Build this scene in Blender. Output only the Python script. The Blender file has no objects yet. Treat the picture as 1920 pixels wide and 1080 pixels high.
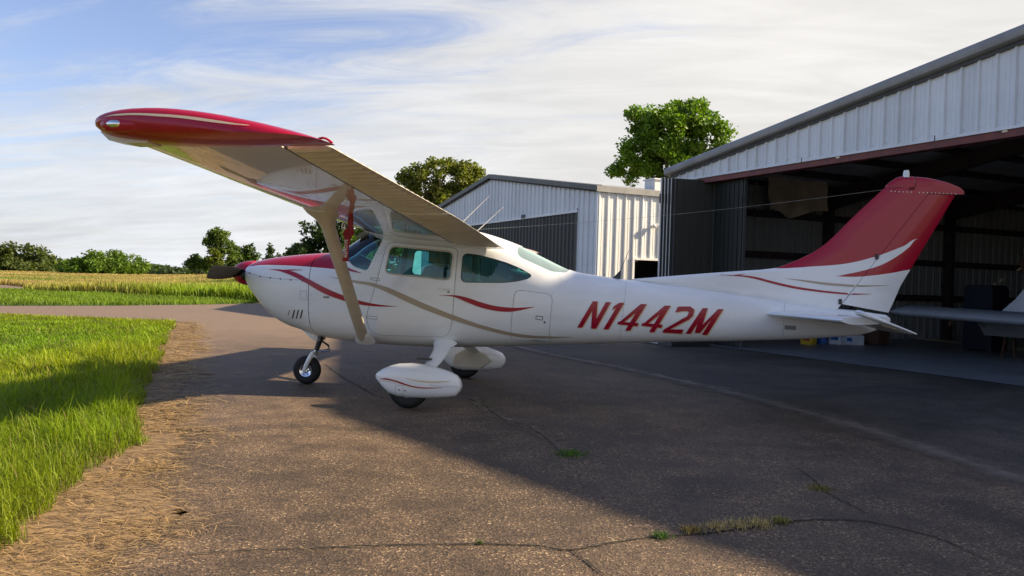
import bpy, bmesh, math, random
import numpy as np
from mathutils import Vector, Matrix
from mathutils.bvhtree import BVHTree
RAD = math.radians
scene = bpy.context.scene
col = scene.collection
rng = np.random.default_rng(7)
random.seed(7)

# ------------------------------------------------------------------ camera
CAM = np.array([3.92, -9.8736, 1.382])
YAW, PITCH, ROLL, FPX = -.1543, -.0085, .0301, 1536.
def cam_axes():
    f = np.array([math.sin(YAW)*math.cos(PITCH), math.cos(YAW)*math.cos(PITCH), math.sin(PITCH)])
    r = np.array([math.cos(YAW), -math.sin(YAW), 0]); u = np.cross(r, f)
    return np.array([r*math.cos(ROLL)+u*math.sin(ROLL), -r*math.sin(ROLL)+u*math.cos(ROLL), f])
AX = cam_axes()
cd = bpy.data.cameras.new('camera'); cam = bpy.data.objects.new('camera', cd); col.objects.link(cam)
m = Matrix.Identity(4)
for i in range(3):
    m[i][0] = AX[0][i]; m[i][1] = AX[1][i]; m[i][2] = -AX[2][i]; m[i][3] = CAM[i]
cam.matrix_world = m
cd.sensor_width = 36; cd.lens = FPX/1920*36; cd.clip_end = 3000; cd.clip_start = .05
scene.camera = cam
scene.render.resolution_x = 1024; scene.render.resolution_y = 576

# ------------------------------------------------------------------ light
SUN_EL, SUN_AZ = 28.3, 14.0           # elevation; azimuth from +X towards +Y
SKY_STRENGTH = .104
w = bpy.data.worlds.new('World'); scene.world = w; w.use_nodes = True
nt = w.node_tree; nt.nodes.clear()
def N(nt, t, **k):
    n = nt.nodes.new(t)
    for a, b in k.items():
        if a == 'inp':
            for i, v in b.items(): n.inputs[i].default_value = v
        else: setattr(n, a, b)
    return n
def math_(nt, op, a, b=None, clamp=False):
    n = nt.nodes.new('ShaderNodeMath'); n.operation = op; n.use_clamp = clamp
    for i, v in enumerate((a, b)):
        if v is None: continue
        if isinstance(v, (int, float)): n.inputs[i].default_value = v
        else: nt.links.new(v, n.inputs[i])
    return n.outputs[0]
def mixc(nt, f, a, b, mode='MIX'):
    n = nt.nodes.new('ShaderNodeMix'); n.data_type = 'RGBA'; n.blend_type = mode
    for i, v in ((0, f), (6, a), (7, b)):
        if isinstance(v, (int, float)): n.inputs[i].default_value = v
        elif isinstance(v, (tuple, list)): n.inputs[i].default_value = (*v[:3], 1)
        else: nt.links.new(v, n.inputs[i])
    return n.outputs[2]
sky = N(nt, 'ShaderNodeTexSky', sky_type='NISHITA', sun_disc=False, sun_elevation=RAD(SUN_EL),
        sun_rotation=RAD(90-SUN_AZ), air_density=1.0, dust_density=1.0, ozone_density=2.5)
tc = N(nt, 'ShaderNodeTexCoord'); sx = N(nt, 'ShaderNodeSeparateXYZ'); nt.links.new(tc.outputs['Generated'], sx.inputs[0])
den = math_(nt, 'ADD', math_(nt, 'MAXIMUM', sx.outputs[2], 0.0), .16)
cx = math_(nt, 'DIVIDE', sx.outputs[0], den); cy = math_(nt, 'DIVIDE', sx.outputs[1], den)
cb = N(nt, 'ShaderNodeCombineXYZ'); nt.links.new(cx, cb.inputs[0]); nt.links.new(cy, cb.inputs[1])
mp = N(nt, 'ShaderNodeMapping', inp={'Rotation': (0, 0, RAD(28)), 'Scale': (.55, 1.7, 1), 'Location': (3.1, 1.7, 0)})
nt.links.new(cb.outputs[0], mp.inputs[0])
n1 = N(nt, 'ShaderNodeTexNoise', inp={'Scale': 1.7, 'Detail': 10, 'Roughness': .66, 'Distortion': 1.1}); nt.links.new(mp.outputs[0], n1.inputs[0])
mp2 = N(nt, 'ShaderNodeMapping', inp={'Rotation': (0, 0, RAD(-18)), 'Scale': (.3, .55, 1), 'Location': (1.3, .4, 0)})
nt.links.new(cb.outputs[0], mp2.inputs[0])
n2 = N(nt, 'ShaderNodeTexNoise', inp={'Scale': 1.0, 'Detail': 6, 'Roughness': .55, 'Distortion': .5}); nt.links.new(mp2.outputs[0], n2.inputs[0])
# thin cloud is denser towards the sun's side and towards the horizon
sd = math_(nt, 'ADD', math_(nt, 'MULTIPLY', sx.outputs[0], math.cos(RAD(SUN_AZ))), math_(nt, 'MULTIPLY', sx.outputs[1], math.sin(RAD(SUN_AZ))))
cover = math_(nt, 'ADD', math_(nt, 'ADD', math_(nt, 'MULTIPLY', n1.outputs[0], 1.35), math_(nt, 'MULTIPLY', n2.outputs[0], .75)), math_(nt, 'MULTIPLY', sd, .55))
low = math_(nt, 'MULTIPLY', math_(nt, 'SUBTRACT', .40, sx.outputs[2]), 1.15)
cover = math_(nt, 'ADD', cover, low)
rp = N(nt, 'ShaderNodeMapRange', interpolation_type='SMOOTHSTEP', inp={1: .80, 2: 1.36, 3: .03, 4: .96}); nt.links.new(cover, rp.inputs[0])
# cloud colour: cream towards the sun, cooler away from it
warm = N(nt, 'ShaderNodeMapRange', inp={1: -.65, 2: .35, 3: 0, 4: 1}); nt.links.new(sd, warm.inputs[0])
ccol = mixc(nt, warm.outputs[0], (3.15, 3.35, 3.68), (3.78, 3.66, 3.47))
n3 = N(nt, 'ShaderNodeTexNoise', inp={'Scale': 3.1, 'Detail': 8, 'Roughness': .6, 'Distortion': .6}); nt.links.new(mp.outputs[0], n3.inputs[0])
sh_in = math_(nt, 'ADD', math_(nt, 'MULTIPLY', n2.outputs[0], .6), math_(nt, 'MULTIPLY', n3.outputs[0], .4))
shade = N(nt, 'ShaderNodeMapRange', inp={1: .34, 2: .66, 3: .74, 4: 1.12}); nt.links.new(sh_in, shade.inputs[0])
vm = N(nt, 'ShaderNodeVectorMath', operation='SCALE'); nt.links.new(ccol, vm.inputs[0]); nt.links.new(shade.outputs[0], vm.inputs[3])
blue = mixc(nt, 1., sky.outputs[0], (.84, .74, .80), 'MULTIPLY')
out = mixc(nt, rp.outputs[0], blue, vm.outputs[0])
bg = N(nt, 'ShaderNodeBackground', inp={'Strength': SKY_STRENGTH}); nt.links.new(out, bg.inputs[0])
wo = N(nt, 'ShaderNodeOutputWorld'); nt.links.new(bg.outputs[0], wo.inputs[0])

sl = bpy.data.lights.new('sun', 'SUN'); sl.energy = 5.0; sl.angle = RAD(.9); sl.color = (1, .80, .54)
so = bpy.data.objects.new('sun', sl); col.objects.link(so); so.location = (30, 10, 30)
sdir = Vector((math.cos(RAD(SUN_EL))*math.cos(RAD(SUN_AZ)), math.cos(RAD(SUN_EL))*math.sin(RAD(SUN_AZ)), math.sin(RAD(SUN_EL))))
so.rotation_euler = sdir.to_track_quat('Z', 'Y').to_euler()
vs = scene.view_settings; vs.view_transform = 'Standard'; vs.look = 'None'; vs.exposure = 1.25; vs.gamma = 1; vs.use_curve_mapping = False

# ------------------------------------------------------------------ pixel helpers (1920x1080 photo pixels)
def ray(u, v): 
    d = np.array([(u-960)/FPX, (540-v)/FPX, 1.]) @ AX
    return d/np.linalg.norm(d)
def on(u, v, ax, val):
    d = ray(u, v); t = (val-CAM[ax])/d[ax]; return CAM+d*t
def gpt(u, v, z=0): return on(u, v, 2, z)

# ------------------------------------------------------------------ materials
MATS = {}
def mat(name, base, rough=.5, metal=0, coat=0, coat_rough=.03, noise=0, nscale=6, bump=0, bscale=30, col2=None, spec=.5, nrange=(.35, .7), detail=5, bdist=.01, stretch=(1, 1, 1)):
    m = bpy.data.materials.new(name); m.use_nodes = True; t = m.node_tree; b = t.nodes['Principled BSDF']
    b.inputs['Base Color'].default_value = (*base, 1); b.inputs['Roughness'].default_value = rough
    b.inputs['Metallic'].default_value = metal; b.inputs['Coat Weight'].default_value = coat
    b.inputs['Coat Roughness'].default_value = coat_rough; b.inputs['Specular IOR Level'].default_value = spec
    c = N(t, 'ShaderNodeTexCoord'); mp = N(t, 'ShaderNodeMapping', inp={'Scale': stretch}); t.links.new(c.outputs['Object'], mp.inputs[0])
    if noise or col2:
        n = N(t, 'ShaderNodeTexNoise', inp={'Scale': nscale, 'Detail': detail, 'Roughness': .6}); t.links.new(mp.outputs[0], n.inputs[0])
        r = N(t, 'ShaderNodeMapRange', inp={1: nrange[0], 2: nrange[1], 3: 0, 4: 1}); t.links.new(n.outputs[0], r.inputs[0])
        c2 = col2 if col2 else tuple(x*(1-noise) for x in base)
        o = mixc(t, r.outputs[0], base, c2); t.links.new(o, b.inputs['Base Color'])
    if bump:
        n = N(t, 'ShaderNodeTexNoise', inp={'Scale': bscale, 'Detail': 4}); t.links.new(mp.outputs[0], n.inputs[0])
        bp = N(t, 'ShaderNodeBump', inp={'Strength': bump, 'Distance': bdist}); t.links.new(n.outputs[0], bp.inputs['Height'])
        t.links.new(bp.outputs[0], b.inputs['Normal'])
    MATS[name] = m
    return m
WHITE = (.82, .85, .87); REDC = (.36, .002, .024); TANC = (.38, .31, .22)
mat('white_paint', WHITE, .32, coat=.8, coat_rough=.05, noise=.16, nscale=3.2, nrange=(.45, .8), detail=9, stretch=(.35, 1, 1.2), bump=.06, bscale=3.0, bdist=.02)
mat('wing_paint', (.76, .74, .69), .25, coat=1.0, coat_rough=.012, noise=.12, nscale=1.7, bump=.10, bscale=2.3, bdist=.02)
mat('cream_paint', (.62, .58, .49), .4, coat=.3, coat_rough=.1, noise=.18, nscale=5)
mat('red_paint', REDC, .35, spec=.3, coat=.45, coat_rough=.02, noise=.15, nscale=3, bump=.03, bscale=3, bdist=.02)
mat('tan_paint', TANC, .35, coat=.5)
mat('pale_tan', (.72, .58, .38), .35, coat=.5)
mat('gold_line', (.55, .40, .12), .35, coat=.5)
mat('gap', (.03, .03, .032), .7); mat('seam', (.13, .13, .13), .7)
mat('rubber', (.018, .018, .019), .75, noise=.4, nscale=20, bump=.3, bscale=60, bdist=.003)
mat('metal', (.55, .56, .58), .3, metal=1, noise=.3, nscale=12)
mat('dark_metal', (.05, .05, .055), .45, metal=.3, noise=.4, nscale=15)
mat('prop_black', (.008, .008, .009), .6, spec=.15, coat=.0, noise=.3, nscale=10)
mat('chrome', (.8, .8, .82), .12, metal=1)
mat('lens', (.7, .75, .75), .05, coat=1)
mat('seat_cloth', (.16, .24, .28), .8, noise=.25, nscale=8, bump=.2, bscale=80, bdist=.003)
mat('liner', (.30, .33, .33), .8, noise=.15, nscale=5)
mat('panel_black', (.02, .022, .025), .5)
mat('wire', (.75, .75, .72), .5)
mat('wire_dull', (.30, .30, .29), .6)
mat('ribbon', (.30, .012, .02), .75, noise=.35, nscale=9, bump=.3, bscale=40, bdist=.004)
mat('ribbon_text', (.8, .78, .74), .7)
mat('added_shelf_grey', (.55, .57, .60), .8)  # pale grey for the panel added under the rear window
mat('panel_white', (.76, .80, .83), .42, noise=.16, nscale=1.1, coat=.15, coat_rough=.2, bump=.06, bscale=2, bdist=.02)
mat('panel_side', (.80, .81, .80), .42, noise=.2, nscale=1.3, coat=.15, coat_rough=.2, stretch=(1, 1, .25))
mat('trim_dark', (.095, .10, .105), .45, noise=.35, nscale=2)
mat('trim_grey', (.30, .30, .295), .45, noise=.3, nscale=2)
mat('door_dark', (.020, .021, .020), .5, col2=(.05, .05, .047), nscale=2.4, nrange=(.5, .85), stretch=(3.5, 3.5, .18))
mat('door_olive', (.016, .019, .016), .5, col2=(.028, .031, .026), nscale=2, nrange=(.45, .8), stretch=(4, 4, .2))
mat('steel_red', (.20, .045, .035), .55, col2=(.10, .03, .025), nscale=6)
mat('steel_dark', (.045, .03, .03), .6, noise=.4, nscale=4)
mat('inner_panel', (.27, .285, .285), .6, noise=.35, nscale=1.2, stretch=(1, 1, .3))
mat('insulation', (.48, .49, .50), .8, noise=.3, nscale=1.5)
mat('roof_metal', (.40, .41, .41), .4, metal=.4, noise=.2, nscale=2)
mat('slab', (.22, .235, .25), .35, col2=(.15, .16, .165), nscale=1.1, bump=.05, bscale=20, bdist=.005)
mat('tarp', (.48, .40, .30), .85, col2=(.34, .28, .21), nscale=3, bump=.5, bscale=7, bdist=.02)
mat('silver', (.40, .43, .47), .35, metal=.3, noise=.2, nscale=3)
mat('navy', (.004, .006, .022), .5, noise=.3)
mat('brown_wood', (.10, .05, .03), .7, noise=.4, nscale=6, stretch=(1, 1, 6))
mat('yellow_card', (.70, .48, .03), .6, noise=.2, nscale=8)
mat('blue_plastic', (.03, .12, .38), .4, noise=.2)
mat('white_card', (.62, .66, .72), .6, noise=.2)
mat('red_card', (.45, .05, .02), .6)
mat('bark', (.10, .075, .055), .9, noise=.5, nscale=9, bump=.6, bscale=14, bdist=.03)
mat('crack', (.016, .014, .012), .95)
mat('twig', (.30, .22, .14), .9)

for nm in ('panel_white', 'panel_side', 'inner_panel', 'door_dark'):
    t = MATS[nm].node_tree; b = t.nodes['Principled BSDF']; src = b.inputs['Base Color'].links[0].from_socket
    oi = N(t, 'ShaderNodeObjectInfo'); mr = N(t, 'ShaderNodeMapRange', inp={1: 0, 2: 1, 3: .90, 4: 1.04}); t.links.new(oi.outputs['Random'], mr.inputs[0])
    vm_ = N(t, 'ShaderNodeVectorMath', operation='SCALE'); t.links.new(src, vm_.inputs[0]); t.links.new(mr.outputs[0], vm_.inputs[3]); t.links.new(vm_.outputs[0], b.inputs['Base Color'])
def glass(name, tint, refl=.03):
    m = bpy.data.materials.new(name); m.use_nodes = True; t = m.node_tree; t.nodes.clear()
    tr = N(t, 'ShaderNodeBsdfTransparent', inp={'Color': (*tint, 1)})
    gl = N(t, 'ShaderNodeBsdfGlossy', inp={'Color': (1, 1, 1, 1), 'Roughness': refl})
    fr = N(t, 'ShaderNodeFresnel', inp={'IOR': 1.5}); mx = N(t, 'ShaderNodeMixShader')
    t.links.new(fr.outputs[0], mx.inputs[0]); t.links.new(tr.outputs[0], mx.inputs[1]); t.links.new(gl.outputs[0], mx.inputs[2])
    o = N(t, 'ShaderNodeOutputMaterial'); t.links.new(mx.outputs[0], o.inputs[0]); MATS[name] = m
glass('tinted_glass', (.60, .88, .87)); glass('sky_sheen_glass', (.60, .88, .87))
_t = MATS['sky_sheen_glass'].node_tree; _o = [n for n in _t.nodes if n.type == 'OUTPUT_MATERIAL'][0]; _src = _o.inputs[0].links[0].from_socket      # sky reflection painted on as a pale blue diffuse layer
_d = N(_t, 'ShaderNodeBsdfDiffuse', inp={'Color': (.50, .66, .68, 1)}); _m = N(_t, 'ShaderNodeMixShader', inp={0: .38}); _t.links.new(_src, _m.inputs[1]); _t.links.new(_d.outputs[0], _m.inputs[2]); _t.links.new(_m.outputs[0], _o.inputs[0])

# paint whose two colours are parted along a curve z(x) in the airplane's own coordinates
def curve_paint(name, curves, x0, x1, z0, z1):
    """curves: list of (points, sign); red where the listed tests hold"""
    m = MATS['white_paint'].copy(); m.name = name; t = m.node_tree; b = t.nodes['Principled BSDF']
    src = b.inputs['Base Color'].links[0].from_socket
    c = N(t, 'ShaderNodeTexCoord'); s = N(t, 'ShaderNodeSeparateXYZ'); t.links.new(c.outputs['Object'], s.inputs[0])
    xn = N(t, 'ShaderNodeMapRange', inp={1: x0, 2: x1, 3: 0, 4: 1}); t.links.new(s.outputs[0], xn.inputs[0])
    zn = N(t, 'ShaderNodeMapRange', inp={1: z0, 2: z1, 3: 0, 4: 1}); t.links.new(s.outputs[2], zn.inputs[0])
    res = []
    for pts in curves:
        fc = N(t, 'ShaderNodeFloatCurve'); cu = fc.mapping.curves[0]
        P = [((x-x0)/(x1-x0), min(1, max(0, (z-z0)/(z1-z0)))) for x, z in pts]
        cu.points[0].location = P[0]; cu.points[-1].location = P[-1]
        for p in P[1:-1]: cu.points.new(*p)
        for p in cu.points: p.handle_type = 'AUTO_CLAMPED'
        fc.mapping.update(); t.links.new(xn.outputs[0], fc.inputs[1])
        res.append(math_(t, 'GREATER_THAN', zn.outputs[0], fc.outputs[0]))
    if len(res) == 1: f = res[0]
    else:   # above c1, or between c3 and c2
        f = math_(t, 'MAXIMUM', res[0], math_(t, 'MULTIPLY', res[2], math_(t, 'SUBTRACT', 1.0, res[1])))
    o = mixc(t, f, src, (*REDC, 1)); t.links.new(o, b.inputs['Base Color'])
    b.inputs['Coat Weight'].default_value = .5; b.inputs['Specular IOR Level'].default_value = .35
    MATS[name] = m

# ------------------------------------------------------------------ mesh helpers
class MB:
    def __init__(s): s.v = []; s.f = []
    def add(s, vs, fs):
        o = len(s.v); s.v += [tuple(map(float, p)) for p in vs]; s.f += [tuple(i+o for i in f) for f in fs]; return s
    def box(s, x0, x1, y0, y1, z0, z1):
        return s.add([(x0,y0,z0),(x1,y0,z0),(x1,y1,z0),(x0,y1,z0),(x0,y0,z1),(x1,y0,z1),(x1,y1,z1),(x0,y1,z1)],
                     [(0,3,2,1),(4,5,6,7),(0,1,5,4),(1,2,6,5),(2,3,7,6),(3,0,4,7)])
    def beam(s, a, b, wd, ht, up=(0,0,1)):
        a = Vector(a); b = Vector(b); d = (b-a).normalized(); up = Vector(up); sd = d.cross(up).normalized(); u2 = sd.cross(d)
        P = [p+sd*i*wd/2+u2*j*ht/2 for p in (a, b) for i, j in ((-1,-1),(1,-1),(1,1),(-1,1))]
        return s.add(P, [(0,1,2,3),(7,6,5,4),(0,4,5,1),(1,5,6,2),(2,6,7,3),(3,7,4,0)])
    def tube(s, pts, r, n=8, close=False, caps=True):
        pts = [Vector(p) for p in pts]; k = len(pts); rr = r if hasattr(r, '__len__') else [r]*k
        rings = []; prev = None
        for i, p in enumerate(pts):
            a = pts[i-1] if (i > 0 or close) else p; b = pts[(i+1) % k] if (i < k-1 or close) else p
            d = (b-a); d = d.normalized() if d.length > 1e-9 else Vector((0,0,1))
            if prev is None:
                ref = Vector((0,0,1)) if abs(d.z) < .9 else Vector((1,0,0)); e1 = d.cross(ref).normalized()
            else: e1 = (prev-d*prev.dot(d)); e1 = e1.normalized() if e1.length > 1e-6 else d.orthogonal().normalized()
            prev = e1; e2 = d.cross(e1)
            rings.append([p+(e1*math.cos(2*math.pi*j/n)+e2*math.sin(2*math.pi*j/n))*rr[i] for j in range(n)])
        return s.rings(rings, close, caps)
    def rings(s, rings, close=False, caps=True):
        n = len(rings[0]); k = len(rings); V = [p for r in rings for p in r]; F = []
        for i in range(k if close else k-1):
            for j in range(n):
                a = i*n+j; b = i*n+(j+1) % n; c = ((i+1) % k)*n+(j+1) % n; d = ((i+1) % k)*n+j
                F.append((a, b, c, d))
        if caps and not close: F += [tuple(range(n))[::-1], tuple((k-1)*n+j for j in range(n))]
        return s.add(V, F)
    def prism(s, poly, y0, y1):                       # xz polygon extruded along y
        n = len(poly); V = [(x, y0, z) for x, z in poly]+[(x, y1, z) for x, z in poly]
        return s.add(V, [tuple(range(n)), tuple(range(2*n-1, n-1, -1))]+[(i, n+i, n+(i+1) % n, (i+1) % n) for i in range(n)])
    def lathe(s, prof, axis_o, axis='y', n=32):       # prof: (r, h) closed loop along axis
        R = []
        for r, h in prof:
            ring = []
            for j in range(n):
                a = 2*math.pi*j/n; c, q = r*math.cos(a), r*math.sin(a)
                p = {'y': (c, h, q), 'x': (h, c, q), 'z': (c, q, h)}[axis]
                ring.append(tuple(p[i]+axis_o[i] for i in range(3)))
            R.append(ring)
        return s.rings(R, close=False, caps=True)
    def build(s, name, material, parent=None, smooth=False, angle=35, fixn=True):
        me = bpy.data.meshes.new(name); me.from_pydata(s.v, [], s.f); me.update()
        if fixn:
            b = bmesh.new(); b.from_mesh(me); bmesh.ops.recalc_face_normals(b, faces=b.faces); b.to_mesh(me); b.free()
        return link(name, me, material, parent, smooth, angle)
def link(name, me, material, parent=None, smooth=False, angle=35):
    if material is not None:
        me.materials.clear(); me.materials.append(MATS[material] if isinstance(material, str) else material)
    if smooth:
        me.polygons.foreach_set('use_smooth', [True]*len(me.polygons)); me.set_sharp_from_angle(angle=RAD(angle))
    o = bpy.data.objects.new(name, me); col.objects.link(o)
    if parent is not None: o.parent = parent
    return o
def tag(o, label, cat=None, group=None, kind=None):
    if label: o['label'] = label
    if cat: o['category'] = cat
    if group: o['group'] = group
    if kind: o['kind'] = kind
    return o
def empty(name, loc=(0,0,0), rz=0, label=None, cat=None, group=None):
    o = bpy.data.objects.new(name, None); col.objects.link(o); o.location = loc; o.rotation_euler = (0,0,rz)
    return tag(o, label, cat, group)
def boolean(a, ops):
    """a: object; ops: [(object, 'DIFFERENCE'|'INTERSECT')] -> new mesh"""
    for o, op in ops:
        md = a.modifiers.new('b', 'BOOLEAN'); md.object = o; md.operation = op; md.solver = 'EXACT'
    dg = bpy.context.evaluated_depsgraph_get(); dg.update()
    me = bpy.data.meshes.new_from_object(a.evaluated_get(dg)); a.modifiers.clear()
    return me
def kill(*os):
    for o in os: bpy.data.objects.remove(o, do_unlink=True)
def round_poly(P, r, n=5):
    P = [np.array(p, float) for p in P]; out = []
    for i, p in enumerate(P):
        a = P[i-1]-p; b = P[(i+1) % len(P)]-p; la = np.linalg.norm(a); lb = np.linalg.norm(b)
        k = min(r, la*.45, lb*.45); s = p+a/la*k; e = p+b/lb*k
        for j in range(n+1):
            t = j/n; out.append(tuple((1-t)**2*s+2*t*(1-t)*p+t*t*e))
    return out
def catmull(tab, xs):
    T = np.array(tab, float); X = T[:, 0]; M = np.gradient(T, X, axis=0, edge_order=1)
    out = []
    for x in xs:
        i = int(np.clip(np.searchsorted(X, x)-1, 0, len(X)-2)); h = X[i+1]-X[i]; t = (x-X[i])/h
        h00 = 2*t**3-3*t*t+1; h10 = t**3-2*t*t+t; h01 = -2*t**3+3*t*t; h11 = t**3-t*t
        out.append(h00*T[i]+h10*h*M[i]+h01*T[i+1]+h11*h*M[i+1])
    return np.array(out)
def resample(P, n):
    P = np.array(P, float); d = np.r_[0, np.cumsum(np.linalg.norm(np.diff(P, axis=0), axis=1))]
    s = np.linspace(0, d[-1], n); return np.c_[np.interp(s, d, P[:, 0]), np.interp(s, d, P[:, 1])]
def smooth_line(P, n):
    P = np.array(P, float); T = np.c_[np.arange(len(P)), P]
    return catmull(T, np.linspace(0, len(P)-1, n))[:, 1:]

# ================================================================== SETTING: ground
def sheet(name, poly, z, material, parent=None, kind='structure', sub=0):
    b = bmesh.new(); vs_ = [b.verts.new((x, y, z)) for x, y in poly]; b.faces.new(vs_)
    bmesh.ops.triangulate(b, faces=b.faces); bmesh.ops.recalc_face_normals(b, faces=b.faces)
    for f in b.faces:
        if f.normal.z < 0: f.normal_flip()
    me = bpy.data.meshes.new(name); b.to_mesh(me); b.free()
    o = link(name, me, material, parent)
    if parent is None: o['kind'] = kind
    return o

def ground_mat(name, c1, c2, c3, s1=.35, s2=14, rough=.95):
    m = bpy.data.materials.new(name); m.use_nodes = True; t = m.node_tree; b = t.nodes['Principled BSDF']; b.inputs['Roughness'].default_value = rough
    c = N(t, 'ShaderNodeTexCoord')
    a = N(t, 'ShaderNodeTexNoise', inp={'Scale': s1, 'Detail': 5}); t.links.new(c.outputs['Object'], a.inputs[0])
    d = N(t, 'ShaderNodeTexNoise', inp={'Scale': s2, 'Detail': 4}); t.links.new(c.outputs['Object'], d.inputs[0])
    r1 = N(t, 'ShaderNodeMapRange', inp={1: .4, 2: .62, 3: 0, 4: 1}); t.links.new(a.outputs[0], r1.inputs[0])
    r2 = N(t, 'ShaderNodeMapRange', inp={1: .35, 2: .7, 3: 0, 4: 1}); t.links.new(d.outputs[0], r2.inputs[0])
    o = mixc(t, r2.outputs[0], mixc(t, r1.outputs[0], c1, c2), c3); t.links.new(o, b.inputs['Base Color'])
    bp = N(t, 'ShaderNodeBump', inp={'Strength': .5, 'Distance': .03}); t.links.new(d.outputs[0], bp.inputs['Height']); t.links.new(bp.outputs[0], b.inputs['Normal'])
    MATS[name] = m
ground_mat('field', (.17, .13, .055), (.10, .12, .03), (.20, .15, .07))
ground_mat('turf', (.05, .09, .015), (.07, .12, .02), (.035, .06, .012))

def asphalt_mat(name, dark, light, speck, smooth_amt=0.):
    m = bpy.data.materials.new(name); m.use_nodes = True; t = m.node_tree; b = t.nodes['Principled BSDF']
    c = N(t, 'ShaderNodeTexCoord'); O = c.outputs['Object']
    big = N(t, 'ShaderNodeTexNoise', inp={'Scale': .33, 'Detail': 6, 'Roughness': .6, 'Distortion': .6}); t.links.new(O, big.inputs[0])
    mid = N(t, 'ShaderNodeTexNoise', inp={'Scale': 2.7, 'Detail': 5}); t.links.new(O, mid.inputs[0])
    vo = N(t, 'ShaderNodeTexVoronoi', inp={'Scale': 96.}); t.links.new(O, vo.inputs[0])
    vo2 = N(t, 'ShaderNodeTexVoronoi', inp={'Scale': 45., 'Randomness': 1.}); t.links.new(O, vo2.inputs[0])
    r = N(t, 'ShaderNodeMapRange', inp={1: .36, 2: .66, 3: 0, 4: 1}); t.links.new(big.outputs[0], r.inputs[0])
    r2 = N(t, 'ShaderNodeMapRange', inp={1: .3, 2: .7, 3: .68, 4: 1.3}); t.links.new(mid.outputs[0], r2.inputs[0])
    base = mixc(t, r.outputs[0], dark, light)
    v = N(t, 'ShaderNodeVectorMath', operation='SCALE'); t.links.new(base, v.inputs[0]); t.links.new(r2.outputs[0], v.inputs[3])
    # stones: every cell its own tone, a few are pale
    sp = N(t, 'ShaderNodeSeparateColor'); t.links.new(vo.outputs['Color'], sp.inputs[0])
    tone = N(t, 'ShaderNodeMapRange', inp={1: 0, 2: 1, 3: .36, 4: 1.7}); t.links.new(sp.outputs[0], tone.inputs[0])
    v2 = N(t, 'ShaderNodeVectorMath', operation='SCALE'); t.links.new(v.outputs[0], v2.inputs[0]); t.links.new(tone.outputs[0], v2.inputs[3])
    pale = math_(t, 'GREATER_THAN', sp.outputs[1], .945-.0*smooth_amt)
    sp2 = N(t, 'ShaderNodeSeparateColor'); t.links.new(vo2.outputs['Color'], sp2.inputs[0])
    pale2 = math_(t, 'MULTIPLY', math_(t, 'GREATER_THAN', sp2.outputs[0], .965), math_(t, 'LESS_THAN', vo2.outputs['Distance'], .32))
    worn = N(t, 'ShaderNodeMapRange', inp={1: .36, 2: .62, 3: .15, 4: 1.0}); t.links.new(mid.outputs[0], worn.inputs[0])
    pa = math_(t, 'MULTIPLY', math_(t, 'MULTIPLY', math_(t, 'MAXIMUM', pale, pale2), .8*(1-smooth_amt)), worn.outputs[0])
    st = N(t, 'ShaderNodeTexNoise', inp={'Scale': .9, 'Detail': 3, 'Roughness': .45, 'Distortion': .3}); t.links.new(O, st.inputs[0])
    st2 = N(t, 'ShaderNodeMapRange', interpolation_type='SMOOTHSTEP', inp={1: .60, 2: .70, 3: 0, 4: .5}); t.links.new(st.outputs[0], st2.inputs[0])
    oil = mixc(t, st2.outputs[0], v2.outputs[0], tuple(c*.45 for c in dark)); v2 = N(t, 'ShaderNodeVectorMath', operation='SCALE', inp={3: 1.}); t.links.new(oil, v2.inputs[0])
    o = mixc(t, pa, v2.outputs[0], speck)
    if not smooth_amt:      # taxiway end: grazing-angle brightening painted in with the bleached, dusty tone
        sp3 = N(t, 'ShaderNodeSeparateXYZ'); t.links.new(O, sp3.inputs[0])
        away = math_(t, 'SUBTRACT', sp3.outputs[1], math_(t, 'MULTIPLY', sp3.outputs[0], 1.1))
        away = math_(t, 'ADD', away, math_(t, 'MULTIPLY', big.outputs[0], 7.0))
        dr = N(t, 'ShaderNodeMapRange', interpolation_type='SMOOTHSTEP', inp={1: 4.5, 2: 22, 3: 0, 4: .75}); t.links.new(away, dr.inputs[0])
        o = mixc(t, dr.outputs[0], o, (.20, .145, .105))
    t.links.new(o, b.inputs['Base Color'])
    rr = N(t, 'ShaderNodeMapRange', inp={1: 0, 2: 1, 3: .62, 4: .92}); t.links.new(mid.outputs[0], rr.inputs[0]); t.links.new(rr.outputs[0], b.inputs['Roughness'])
    bp = N(t, 'ShaderNodeBump', inp={'Strength': .55*(1-smooth_amt*.6), 'Distance': .006}); t.links.new(vo.outputs['Distance'], bp.inputs['Height']); t.links.new(bp.outputs[0], b.inputs['Normal'])
    MATS[name] = m
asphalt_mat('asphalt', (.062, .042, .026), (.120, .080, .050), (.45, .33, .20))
asphalt_mat('apron_smooth', (.030, .023, .017), (.085, .067, .051), (.16, .14, .12), .6)

sheet('ground', [(-1500,-400),(1500,-400),(1500,1800),(-1500,1800)], -.03, 'field')

def jag(P, amp, step=.25, seed=1):
    r = np.random.default_rng(seed); out = []
    for (a, b) in zip(P[:-1], P[1:]):
        a = np.array(a, float); b = np.array(b, float); L = np.linalg.norm(b-a); k = max(1, int(L/step)); n_ = np.array([-(b-a)[1], (b-a)[0]])/L
        for j in range(k):
            out.append(tuple(a+(b-a)*j/k+n_*r.normal(0, amp)))
    out.append(tuple(P[-1])); return out

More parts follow.
